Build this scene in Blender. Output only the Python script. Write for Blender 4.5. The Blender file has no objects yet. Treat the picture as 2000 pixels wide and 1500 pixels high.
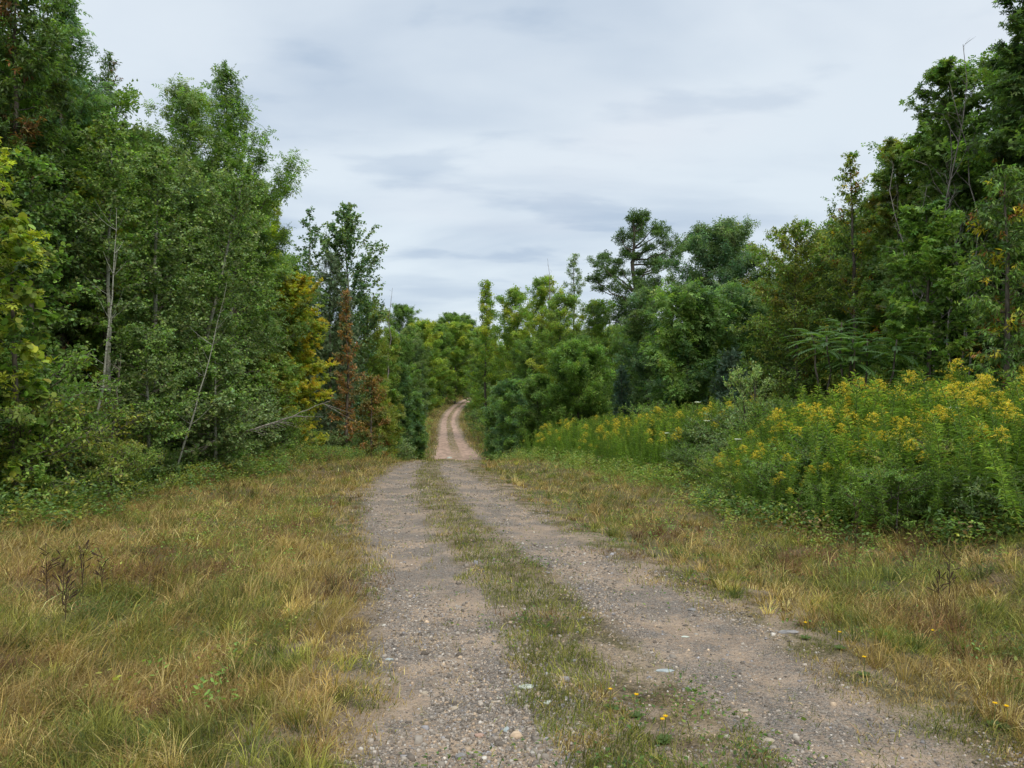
import bpy, math
import numpy as np
from math import radians, sin, cos, pi

S = bpy.context.scene
COL = S.collection

# ------------------------------------------------------------------ camera
EYE = 1.6
F = 1450.0 / 2000.0            # focal length as a fraction of the picture width
cam = bpy.data.cameras.new("camera")
cam.sensor_width = 36.0
cam.lens = 36.0 * F
cam.clip_start = 0.05
cam.clip_end = 8000
co = bpy.data.objects.new("camera", cam)
COL.objects.link(co)
co.location = (0, 0, EYE)
co.rotation_euler = (radians(90), 0, 0)
S.camera = co

# ------------------------------------------------------------------ exposure
S.view_settings.view_transform = 'Standard'
S.view_settings.look = 'None'
S.view_settings.gamma = 1
S.view_settings.exposure = 0.5
S.cycles.max_bounces = 6
S.cycles.diffuse_bounces = 5
S.cycles.transmission_bounces = 3
S.cycles.transparent_max_bounces = 4

# ------------------------------------------------------------------ node helper
class NT:
    def __init__(s, tree):
        s.t = tree
        tree.nodes.clear()
    def n(s, typ, **kw):
        nd = s.t.nodes.new(typ)
        for k, v in kw.items():
            setattr(nd, k, v)
        return nd
    def link(s, a, b):
        s.t.links.new(a, b)
    def put(s, sock, v):
        if isinstance(v, bpy.types.NodeSocket):
            s.t.links.new(v, sock)
        elif isinstance(v, (tuple, list)) and len(v) == 3 and sock.type == 'RGBA':
            sock.default_value = (*v, 1)
        else:
            sock.default_value = v
    def math(s, op, a, b=0.0, c=0.0, clamp=False):
        nd = s.n('ShaderNodeMath', operation=op)
        nd.use_clamp = clamp
        for i, v in enumerate((a, b, c)):
            s.put(nd.inputs[i], v)
        return nd.outputs[0]
    def noise(s, vec, scale, detail=4, rough=0.55, dist=0.0):
        nd = s.n('ShaderNodeTexNoise')
        s.put(nd.inputs['Vector'], vec)
        nd.inputs['Scale'].default_value = scale
        nd.inputs['Detail'].default_value = detail
        nd.inputs['Roughness'].default_value = rough
        nd.inputs['Distortion'].default_value = dist
        return nd.outputs[0]
    def ramp(s, fac, a, b, c=0.0, d=1.0):
        nd = s.n('ShaderNodeMapRange')
        nd.interpolation_type = 'SMOOTHSTEP'; nd.clamp = True
        s.put(nd.inputs[0], fac)
        for i, v in enumerate((a, b, c, d)):
            nd.inputs[i + 1].default_value = v
        return nd.outputs[0]
    def mix(s, fac, a, b, blend='MIX'):
        nd = s.n('ShaderNodeMix', data_type='RGBA', blend_type=blend)
        s.put(nd.inputs[0], fac)
        s.put(nd.inputs[6], a)
        s.put(nd.inputs[7], b)
        return nd.outputs[2]
    def scalev(s, vec, sc):
        nd = s.n('ShaderNodeMapping')
        s.put(nd.inputs['Vector'], vec)
        nd.inputs['Scale'].default_value = sc
        return nd.outputs[0]

# ------------------------------------------------------------------ sky: thin overcast over a Nishita sky
SUN_EL, SUN_AZ = radians(52), radians(150)    # azimuth from +Y (north) clockwise: behind, to the right
W = bpy.data.worlds.new("World")
S.world = W
W.use_nodes = True
w = NT(W.node_tree)
out = w.n('ShaderNodeOutputWorld')
sky = w.n('ShaderNodeTexSky', sky_type='NISHITA')
sky.sun_disc = False
sky.sun_elevation = SUN_EL
sky.sun_rotation = SUN_AZ
bg1 = w.n('ShaderNodeBackground')
w.link(sky.outputs[0], bg1.inputs[0])
bg1.inputs[1].default_value = 0.10
tc = w.n('ShaderNodeTexCoord')
sep = w.n('ShaderNodeSeparateXYZ')
w.link(tc.outputs['Generated'], sep.inputs[0])
zz = w.math('ADD', w.math('MAXIMUM', sep.outputs[2], 0.0), 0.16)
comb = w.n('ShaderNodeCombineXYZ')
w.link(w.math('DIVIDE', sep.outputs[0], zz), comb.inputs[0])
w.link(w.math('DIVIDE', sep.outputs[1], zz), comb.inputs[1])
pv = w.scalev(comb.outputs[0], (0.50, 0.80, 1.0))
n1 = w.noise(pv, 1.35, 6, 0.48, 0.3)
n2 = w.noise(w.scalev(comb.outputs[0], (0.8, 1.5, 1.0)), 2.1, 6, 0.5, 0.2)
dark = w.math('ADD', w.math('MULTIPLY', w.ramp(n1, 0.42, 0.63), 0.8), w.math('MULTIPLY', w.ramp(n2, 0.52, 0.66), 0.5))
lightc = w.mix(w.ramp(sep.outputs[2], 0.02, 0.5), (0.635, 0.712, 0.768), (0.635, 0.70, 0.765))
cloud = w.mix(w.math('MINIMUM', dark, 1.0), lightc, (0.42, 0.505, 0.615))
warm = w.ramp(w.noise(pv, 0.9, 3), 0.5, 0.72)
cloud = w.mix(w.math('MULTIPLY', warm, 0.45), cloud, (0.70, 0.715, 0.76))
bg2 = w.n('ShaderNodeBackground')
w.link(cloud, bg2.inputs[0])
w.link(w.math('MULTIPLY', w.math('ADD', 1.0, w.ramp(sep.outputs[2], 0.45, 1.0, 0.0, 2.0)), 0.86), bg2.inputs[1])   # overcast: brightest overhead
mx = w.n('ShaderNodeMixShader')
mx.inputs[0].default_value = 0.93
w.link(bg1.outputs[0], mx.inputs[1])
w.link(bg2.outputs[0], mx.inputs[2])
w.link(mx.outputs[0], out.inputs[0])

# ------------------------------------------------------------------ sun through thin cloud
sl = bpy.data.lights.new("sun", 'SUN')
sl.energy = 1.5
sl.angle = radians(14)
sl.color = (1.0, 0.95, 0.87)
so = bpy.data.objects.new("sun", sl)
COL.objects.link(so)
so.rotation_euler = (pi / 2 - SUN_EL, 0, pi - SUN_AZ)
so.location = (0, 0, 60)

# ------------------------------------------------------------------ numeric helpers
def _hash(ix, iy, seed):
    h = (ix.astype(np.int64) * 374761393 + iy.astype(np.int64) * 668265263 + seed * 1442695041) & 0x7fffffff
    h = ((h ^ (h >> 13)) * 1274126177) & 0x7fffffff
    h = h ^ (h >> 16)
    return (h & 0xffff) / 65535.0

def vnoise(x, y, seed=0, octaves=1):
    x = np.asarray(x, float); y = np.asarray(y, float)
    tot = 0; amp = 1; nrm = 0
    for o in range(octaves):
        ix = np.floor(x); iy = np.floor(y)
        fx = x - ix; fy = y - iy
        fx = fx * fx * (3 - 2 * fx); fy = fy * fy * (3 - 2 * fy)
        a = _hash(ix, iy, seed + o); b = _hash(ix + 1, iy, seed + o)
        c = _hash(ix, iy + 1, seed + o); d = _hash(ix + 1, iy + 1, seed + o)
        tot = tot + amp * ((a * (1 - fx) + b * fx) * (1 - fy) + (c * (1 - fx) + d * fx) * fy)
        nrm += amp; amp *= 0.5; x = x * 2.03 + 11.7; y = y * 2.03 + 5.3
    return tot / nrm

def sstep(a, b, x):
    t = np.clip((np.asarray(x, float) - a) / (b - a), 0, 1)
    return t * t * (3 - 2 * t)

def norm(v):
    return v / np.maximum(np.linalg.norm(v, axis=-1, keepdims=True), 1e-9)

def smooth_interp(x, xs, ys):
    # monotone-ish smoothed linear interpolation
    x = np.asarray(x, float)
    d = 0.06 * np.abs(x) + 1.0
    return sum(np.interp(x + k * d, xs, ys) for k in (-1, -.5, 0, .5, 1)) / 5.0

PY = [-200, 0, 30, 36, 45, 55, 65, 80, 100, 120, 140, 160, 180, 200, 300, 500, 4000]
PZ = [9.6, 0, -1.44, -2.1, -3.9, -5.0, -5.05, -4.9, -4.9, -4.6, -3.8, -2.9, -2.2, -1.5, 5, 12, 14]
CY = [-200, 0, 3.4, 6.1, 12.9, 23, 28, 33, 45, 65, 80, 100, 120, 140, 160, 180, 200, 215, 240, 4000]
CX = [3, 1.1, 0.85, 0.45, -1.07, -2.55, -2.9, -2.8, -3.6, -4.6, -6.4, -8.3, -10.3, -11.4, -11.3, -10.6, -8.6, -5, 3, 3]

def road_x(Y):
    return smooth_interp(Y, CY, CX)

def taper(Y):                                     # the two tracks draw together towards the crest
    return 1 - .27 * sstep(17, 27, Y) * (1 - sstep(38, 60, Y)) - .26 * sstep(76, 125, Y)

def lat(X, Y):
    return (X - road_x(Y)) / taper(Y)

def ground_z(X, Y):
    X = np.asarray(X, float); Y = np.asarray(Y, float)
    u = lat(X, Y)
    au = np.abs(u)
    z = smooth_interp(Y, PY, PZ) - smooth_interp(0.0, PY, PZ)
    rut = np.exp(-((au - 1.0) / 0.42) ** 2) * 0.05
    z = z - rut * (0.7 + 0.6 * vnoise(X * .7, Y * .25, 3))
    z = z - 0.10 * np.exp(-((au - 3.0) / 0.9) ** 2) * (Y < 400)
    bank = sstep(4.0, 6.5, X) * sstep(-10, 5, Y) * (1 - sstep(26, 40, Y)) * 0.5
    z = z + bank
    z = z + 0.18 * sstep(5, 9, -X) * (vnoise(X * .25, Y * .25, 5, 2)) * sstep(-4, 4, 40 - Y)
    lump = sstep(1.6, 2.6, au)
    z = z + lump * 0.09 * (vnoise(X * 1.1, Y * 1.1, 7, 3) - .5) + 0.02 * (vnoise(X * 3, Y * 3, 9, 2) - .5)
    return z

def at(px, Y, gz=True):
    X = (px - 1000.0) / 1450.0 * Y
    return X, float(ground_z(X, Y))

def on_ground(px, py):
    Y = 10.0
    for _ in range(60):
        X = (px - 1000.0) / 1450.0 * Y
        z = float(ground_z(X, Y))
        k = (py - 750.0) / 1450.0
        Y = 0.6 * Y + 0.4 * (EYE - z) / k
    return (px - 1000.0) / 1450.0 * Y, Y

# ------------------------------------------------------------------ materials
def new_mat(name):
    m = bpy.data.materials.new(name)
    m.use_nodes = True
    t = NT(m.node_tree)
    o = t.n('ShaderNodeOutputMaterial')
    return m, t, o

def leaf_mat(name, transl=0.42, rough=0.5, spec=0.25):
    m, t, o = new_mat(name)
    a = t.n('ShaderNodeAttribute', attribute_name='col')
    g = t.n('ShaderNodeNewGeometry')
    nz = t.noise(g.outputs['Position'], 9.0, 2)
    c = t.mix(t.math('MULTIPLY', nz, 0.5), a.outputs['Color'], t.mix(1.0, a.outputs['Color'], (0.80, 0.86, 0.72), 'MULTIPLY'))
    b = t.n('ShaderNodeBsdfPrincipled')
    t.link(c, b.inputs['Base Color'])
    b.inputs['Roughness'].default_value = rough
    b.inputs['Specular IOR Level'].default_value = spec
    tr = t.n('ShaderNodeBsdfTranslucent')
    t.link(t.mix(1.0, c, (1.25, 1.35, 0.6), 'MULTIPLY'), tr.inputs[0])
    mxs = t.n('ShaderNodeMixShader')
    mxs.inputs[0].default_value = transl
    t.link(b.outputs[0], mxs.inputs[1]); t.link(tr.outputs[0], mxs.inputs[2])
    t.link(mxs.outputs[0], o.inputs[0])
    return m

def bark_mat(name, c1, c2, scale=(14, 14, 3), spots=None):
    m, t, o = new_mat(name)
    tcn = t.n('ShaderNodeTexCoord')
    v = t.scalev(tcn.outputs['Object'], scale)
    f = t.noise(v, 1.5, 6, 0.6)
    c = t.mix(t.ramp(f, 0.35, 0.65), c1, c2)
    if spots:
        f2 = t.noise(t.scalev(tcn.outputs['Object'], (3, 3, 9)), 1.6, 3)
        c = t.mix(t.ramp(f2, 0.58, 0.64), c, spots)
    b = t.n('ShaderNodeBsdfPrincipled')
    t.link(c, b.inputs['Base Color'])
    b.inputs['Roughness'].default_value = 0.9
    b.inputs['Specular IOR Level'].default_value = 0.15
    bp = t.n('ShaderNodeBump')
    bp.inputs['Strength'].default_value = 0.6
    bp.inputs['Distance'].default_value = 0.02
    t.link(f, bp.inputs['Height'])
    t.link(bp.outputs[0], b.inputs['Normal'])
    t.link(b.outputs[0], o.inputs[0])
    return m

M_LEAF = leaf_mat("leaf")
M_NEEDLE = leaf_mat("needle", 0.1, 0.6, 0.2)
M_GRASS = leaf_mat("grass_blade", 0.3, 0.6, 0.15)
M_PETAL = leaf_mat("petal", 0.35, 0.7, 0.1)
M_BARK = bark_mat("bark_grey_brown", (0.07, 0.055, 0.04), (0.17, 0.145, 0.115))
M_PALE = bark_mat("bark_pale_aspen", (0.20, 0.20, 0.15), (0.33, 0.33, 0.26), (6, 6, 12), (0.10, 0.09, 0.07))
M_DEAD = bark_mat("bark_weathered", (0.13, 0.115, 0.09), (0.27, 0.24, 0.20))

def ground_mat():
    m, t, o = new_mat("earth_and_gravel")
    g = t.n('ShaderNodeNewGeometry')
    P = g.outputs['Position']
    at_ = t.n('ShaderNodeAttribute', attribute_name='u')
    u = at_.outputs['Fac']
    sp = t.n('ShaderNodeSeparateXYZ'); t.link(P, sp.inputs[0])
    Y = sp.outputs[1]
    wob = t.math('MULTIPLY', t.math('SUBTRACT', t.noise(P, 1.6, 5, 0.6), 0.5), t.ramp(Y, 40, 70, 0.7, 1.5))
    uw = t.math('ADD', t.math('ADD', u, 0.08), wob)
    au = t.math('ABSOLUTE', uw)
    # wheel tracks
    far = t.ramp(Y, 40, 62)
    fan = t.math('MULTIPLY', far, t.ramp(Y, 84, 66))
    trk = t.math('MULTIPLY', t.math('MAXIMUM', t.ramp(au, 0.30, 0.55), t.math('MULTIPLY', fan, 0.6)), t.ramp(t.math('SUBTRACT', au, t.math('MULTIPLY', t.math('MAXIMUM', fan, t.math('MULTIPLY', far, 0.0)), 0.6)), 1.25, 1.65, 1.0, 0.0))
    crest = t.math('MULTIPLY', t.ramp(Y, 25.5, 30), t.ramp(Y, 50, 40))
    trk = t.math('MULTIPLY', trk, t.math('SUBTRACT', 1.0, t.math('MULTIPLY', crest, 0.6)))
    # fine textures
    n_big = t.noise(P, 0.55, 4, 0.6)
    n_mid = t.noise(P, 3.0, 5, 0.6)
    n_fine = t.noise(P, 26, 5, 0.7)
    vor = t.n('ShaderNodeTexVoronoi'); t.link(P, vor.inputs['Vector']); vor.inputs['Scale'].default_value = 55
    vor2 = t.n('ShaderNodeTexVoronoi'); t.link(P, vor2.inputs['Vector']); vor2.inputs['Scale'].default_value = 130
    sand = t.mix(t.ramp(n_mid, 0.35, 0.7), (0.29, 0.205, 0.135), (0.40, 0.29, 0.195))
    sand = t.mix(far, sand, t.mix(t.ramp(t.noise(t.scalev(P, (1.2, .35, 1)), 1.6, 5, .65), 0.35, 0.65), (0.25, 0.17, 0.12), (0.39, 0.26, 0.19)))
    hs = t.n('ShaderNodeSeparateColor'); t.link(vor.outputs['Color'], hs.inputs[0])
    peb = t.mix(hs.outputs[0], (0.15, 0.125, 0.103), (0.37, 0.32, 0.265))
    peb = t.mix(t.ramp(hs.outputs[1], 0.55, 0.9), peb, (0.30, 0.21, 0.14))
    hs2 = t.n('ShaderNodeSeparateColor'); t.link(vor2.outputs['Color'], hs2.inputs[0])
    peb2 = t.mix(hs2.outputs[0], (0.14, 0.12, 0.10), (0.40, 0.35, 0.29))
    peb = t.mix(0.5, peb, peb2)
    gap = t.ramp(vor.outputs['Distance'], 0.45, 0.75)
    peb = t.mix(t.math('MULTIPLY', gap, 0.65), peb, (0.08, 0.06, 0.045))
    gm = t.math('ADD', t.math('MULTIPLY', t.ramp(n_fine, 0.3, 0.62), 0.45), t.math('MULTIPLY', t.ramp(t.noise(P, 1.6, 4, 0.65), 0.37, 0.61), 0.75), clamp=True)
    gm = t.math('MULTIPLY', gm, t.math('SUBTRACT', 1.0, t.math('MULTIPLY', far, 0.9)))
    tr_col = t.mix(gm, sand, peb)
    # verge soil and thatch
    soil = t.mix(t.ramp(n_mid, 0.3, 0.7), (0.075, 0.055, 0.03), (0.20, 0.145, 0.08))
    soil = t.mix(t.ramp(n_fine, 0.45, 0.75), soil, (0.26, 0.19, 0.11))
    soil = t.mix(t.math('MULTIPLY', t.ramp(n_big, 0.4, 0.6), 0.5), soil, (0.09, 0.10, 0.035))
    farv = t.mix(t.ramp(n_mid, 0.3, 0.7), (0.10, 0.085, 0.035), (0.19, 0.145, 0.075))
    soil = t.mix(far, soil, farv)
    soil = t.mix(t.ramp(t.math('ABSOLUTE', u), 5.0, 9.0), soil, (0.045, 0.035, 0.02))
    # middle strip bare spots and outer bare earth
    mid = t.math('MULTIPLY', t.ramp(au, 2.6, 1.7), t.ramp(t.noise(P, 2.2, 4, 0.6), 0.42, 0.58))
    base = t.mix(t.math('MULTIPLY', mid, 0.8), soil, t.mix(0.35, sand, peb))
    c = t.mix(trk, base, tr_col)
    b = t.n('ShaderNodeBsdfPrincipled')
    t.link(c, b.inputs['Base Color'])
    b.inputs['Roughness'].default_value = 0.95
    b.inputs['Specular IOR Level'].default_value = 0.12
    h = t.math('ADD', t.math('MULTIPLY', t.ramp(vor.outputs['Distance'], 0.0, 0.7, 1.0, 0.0), gm), t.math('MULTIPLY', n_fine, 0.8))
    bp = t.n('ShaderNodeBump')
    bp.inputs['Strength'].default_value = 1.0
    bp.inputs['Distance'].default_value = 0.022
    t.link(h, bp.inputs['Height'])
    t.link(bp.outputs[0], b.inputs['Normal'])
    t.link(b.outputs[0], o.inputs[0])
    return m
M_GROUND = ground_mat()

def stone_mat(name, c1, c2):
    m, t, o = new_mat(name)
    tcn = t.n('ShaderNodeTexCoord')
    f = t.noise(tcn.outputs['Object'], 22, 6, 0.65)
    c = t.mix(t.ramp(f, 0.3, 0.7), c1, c2)
    b = t.n('ShaderNodeBsdfPrincipled')
    t.link(c, b.inputs['Base Color'])
    b.inputs['Roughness'].default_value = 0.85
    bp = t.n('ShaderNodeBump'); bp.inputs['Strength'].default_value = 0.5; bp.inputs['Distance'].default_value = 0.004
    t.link(f, bp.inputs['Height']); t.link(bp.outputs[0], b.inputs['Normal'])
    t.link(b.outputs[0], o.inputs[0])
    return m

def pebble_mat():
    m, t, o = new_mat("pebble")
    a = t.n('ShaderNodeAttribute', attribute_name='col')
    g = t.n('ShaderNodeNewGeometry')
    c = t.mix(t.math('MULTIPLY', t.noise(g.outputs['Position'], 90, 3), 0.6), a.outputs['Color'], (0.16, 0.13, 0.10))
    b = t.n('ShaderNodeBsdfPrincipled'); t.link(c, b.inputs['Base Color'])
    b.inputs['Roughness'].default_value = 0.9
    b.inputs['Specular IOR Level'].default_value = 0.2
    t.link(b.outputs[0], o.inputs[0])
    return m
M_PEB = pebble_mat()

# ------------------------------------------------------------------ mesh helpers (quads only)
def quad_mesh(name, V, Q, mat, C=None, extra=None, smooth=False):
    V = np.ascontiguousarray(V.reshape(-1, 3), dtype=np.float32)
    Q = np.ascontiguousarray(Q.reshape(-1, 4), dtype=np.int32)
    me = bpy.data.meshes.new(name)
    me.vertices.add(len(V)); me.vertices.foreach_set('co', V.ravel())
    me.loops.add(Q.size); me.loops.foreach_set('vertex_index', Q.ravel())
    me.polygons.add(len(Q)); me.polygons.foreach_set('loop_start', np.arange(0, Q.size, 4, dtype=np.int32))
    if C is not None:
        a = me.attributes.new('col', 'FLOAT_COLOR', 'FACE')
        C4 = np.ones((len(Q), 4), np.float32); C4[:, :3] = C
        a.data.foreach_set('color', C4.ravel())
    if extra is not None:
        a = me.attributes.new('u', 'FLOAT', 'POINT')
        a.data.foreach_set('value', np.asarray(extra, np.float32).ravel())
    me.update(calc_edges=True)
    if smooth:
        me.polygons.foreach_set('use_smooth', np.ones(len(Q), bool))
    me.materials.append(mat)
    return me

class Acc:                                       # collects quads
    def __init__(s):
        s.V = []; s.Q = []; s.C = []; s.n = 0
    def add(s, V, Q, C=None):
        V = V.reshape(-1, 3); Q = Q.reshape(-1, 4)
        s.V.append(V); s.Q.append(Q + s.n); s.n += len(V)
        if C is not None:
            s.C.append(C)
    def mesh(s, name, mat, smooth=False):
        return quad_mesh(name, np.concatenate(s.V), np.concatenate(s.Q), mat,
                         np.concatenate(s.C) if s.C else None, smooth=smooth)

def obj(name, me, parent=None):
    o = bpy.data.objects.new(name, me)
    COL.objects.link(o)
    o.parent = parent
    return o

def empty(name, label, cat, loc, rz=0, sc=(1, 1, 1), group=None):
    o = bpy.data.objects.new(name, None)
    COL.objects.link(o)
    o.empty_display_size = 0.3
    o.location = loc; o.rotation_euler = (0, 0, rz); o.scale = sc
    o['label'] = label; o['category'] = cat
    if group: o['group'] = group
    return o

def tag(o, label, cat, group=None, kind=None):
    o['label'] = label; o['category'] = cat
    if group: o['group'] = group
    if kind: o['kind'] = kind
    return o

def dup(root, loc, rz, sc, label, group=None):
    r = root.copy(); COL.objects.link(r)
    r.location = loc; r.rotation_euler = (0, 0, rz); r.scale = sc
    r['label'] = label
    if group: r['group'] = group
    elif 'group' in r: del r['group']
    for ch in list(root.children):
        c = ch.copy(); COL.objects.link(c); c.parent = r
    return r

# ------------------------------------------------------------------ leaf templates: (verts, quads); y is the leaf's axis, z its upper side
def kite(w, y0=0.0, y1=1.0, ang=0.0, ox=0.0, oy=0.0, fold=0.08, mid=0.42):
    L = y1 - y0
    p = np.array([[0, y0, 0], [w, y0 + L * mid, fold], [0, y1, -0.03], [-w, y0 + L * mid, fold]], float)
    c, s = cos(ang), sin(ang)
    q = p.copy()
    q[:, 0] = p[:, 0] * c - p[:, 1] * s + ox
    q[:, 1] = p[:, 0] * s + p[:, 1] * c + oy
    return q

def tmpl(parts):
    V = np.concatenate(parts)
    Q = np.arange(len(V)).reshape(-1, 4)
    return V, Q

T_OVAL = tmpl([kite(.27)])
T_LANCE = tmpl([kite(.15, fold=.05)])
T_ROUND = (np.array([[0, 0, 0], [.42, .28, .05], [.36, .72, .02], [0, 1, -.04], [-.36, .72, .02], [-.42, .28, .05]], float),
           np.array([[0, 1, 2, 3], [0, 3, 4, 5]]))
T_LEAF6 = (np.array([[0, 0, 0], [.24, .3, .06], [.17, .7, .04], [0, 1, -.08], [-.17, .7, .04], [-.24, .3, .06]], float),
           np.array([[0, 1, 2, 3], [0, 3, 4, 5]]))
T_MAPLE = tmpl([kite(.17, 0, 1, 0, mid=.55), kite(.15, 0, .85, .85, mid=.55), kite(.15, 0, .85, -.85, mid=.55),
                kite(.11, 0, .55, 1.75, mid=.5), kite(.11, 0, .55, -1.75, mid=.5)])
def pinnate(n, ll, droop, w=.22, span=1.0):
    parts = [kite(.018, 0, span, mid=.3, fold=0)]
    for i in range(n):
        y = span * (0.2 + 0.72 * i / max(n - 1, 1))
        l = ll * (1 - .25 * abs(i / max(n - 1, 1) - .45))
        for sgn in (1, -1):
            k = kite(w * l, 0, l, sgn * 1.12, 0, y, fold=-.02)
            k[:, 2] -= 0.15 * np.abs(k[:, 0])
            parts.append(k)
    parts.append(kite(w * ll, 0, ll, 0, 0, span * .95, fold=.02))
    V = np.concatenate(parts)
    V[:, 2] -= droop * (V[:, 1]) ** 2
    return V, np.arange(len(V)).reshape(-1, 4)
T_ASH = pinnate(3, .42, .25)
T_FROND = pinnate(11, .2, .62, .2)
def spray(n, l, w=.05):
    parts = [kite(.02, 0, 1, mid=.2, fold=0)]
    rg = np.random.default_rng(5)
    for i in range(n):
        y = .05 + .9 * i / n
        for sgn in (1, -1):
            k = kite(w * l * 1.6, 0, l * (1.1 - .6 * y), sgn * (.75 + .3 * rg.random()), 0, y, fold=0)
            k[:, 2] += rg.normal() * .04 + np.abs(k[:, 0]) * .3
            parts.append(k)
    return tmpl(parts)
T_SPRAY = spray(9, .34)
def cluster(n, l, seed, w=.3):
    rg = np.random.default_rng(seed); parts = []
    for i in range(n):
        k = kite(w * l, 0, l, 0, 0, 0, fold=.06 * l)
        # random 3-d rotation biased to face up
        d = norm(np.array([rg.normal(), rg.normal() + .5, rg.normal() * .45]))
        nn = norm(np.array([rg.normal() * .5, rg.normal() * .5, 1.0]))
        z = norm(nn - d * nn.dot(d)); x = np.cross(d, z)
        k = k[:, :1] * x + k[:, 1:2] * d + k[:, 2:] * z
        parts.append(k + np.array([rg.normal() * .3, rg.random() * .9, rg.normal() * .16]))
    return tmpl(parts)
T_CLUMP = cluster(6, .55, 3)
T_CLUMPL = cluster(6, .62, 8, .17)

def leaves(P, D, N, Sz, T, C):
    TV, TQ = T
    D = norm(D)
    Z = norm(N - (N * D).sum(1, keepdims=True) * D)
    X = np.cross(D, Z)
    s = Sz[:, None, None]
    V = P[:, None, :] + s * (TV[None, :, :1] * X[:, None] + TV[None, :, 1:2] * D[:, None] + TV[None, :, 2:] * Z[:, None])
    Q = TQ[None] + (np.arange(len(P)) * len(TV))[:, None, None]
    return V.reshape(-1, 3), Q.reshape(-1, 4), np.repeat(C, len(TQ), axis=0)

def tubes(P, R, k):                              # P (n,m,3) polylines, R (n,m) radii
    n, m = P.shape[:2]
    T = np.gradient(P, axis=1)
    T = norm(T)
    ref = np.where(np.abs(T[..., 2:]) > .9, np.array([1., 0, 0]), np.array([0, 0, 1.]))
    A = norm(np.cross(T, ref)); B = np.cross(T, A)
    th = np.arange(k) * 2 * pi / k
    V = P[:, :, None] + R[:, :, None, None] * (A[:, :, None] * np.cos(th)[None, None, :, None] + B[:, :, None] * np.sin(th)[None, None, :, None])
    idx = np.arange(n * m * k).reshape(n, m, k)
    a = idx[:, :-1]; b = idx[:, 1:]
    Q = np.stack([a, np.roll(a, -1, 2), np.roll(b, -1, 2), b], -1)
    return V.reshape(-1, 3), Q.reshape(-1, 4)

# ------------------------------------------------------------------ crown profiles (0 = lowest limb, 1 = top)
PROF = {
    'cone': lambda t: np.minimum(1, .55 + 2.2 * t) * (1 - t) ** .75 + .06,
    'round': lambda t: np.sqrt(np.clip(1 - (2 * t - 1) ** 2 * .92, 0, 1)),
    'dome': lambda t: np.minimum(1, .75 + t) * np.sqrt(np.clip(1 - t ** 2.4, 0, 1)) + .05,
    'column': lambda t: (.7 + .5 * np.sin(t * pi)) * np.clip(1.15 - t ** 4, 0, 1) * .85,
    'spire': lambda t: np.where(t < .3, 1.0, np.clip(1.0 - (t - .3) / .7, 0, 1) ** 1.05 + .02),
    'bush': lambda t: np.sqrt(np.clip(1 - t ** 2, 0, 1)) + .05,
}

def colours(rng, n, pal, jit=.22):
    """pal: list of (rgb, weight)"""
    ws = np.array([p[1] for p in pal], float); ws /= ws.sum()
    cs = np.array([p[0] for p in pal], float)
    i = rng.choice(len(pal), n, p=ws)
    return cs[i]

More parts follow.
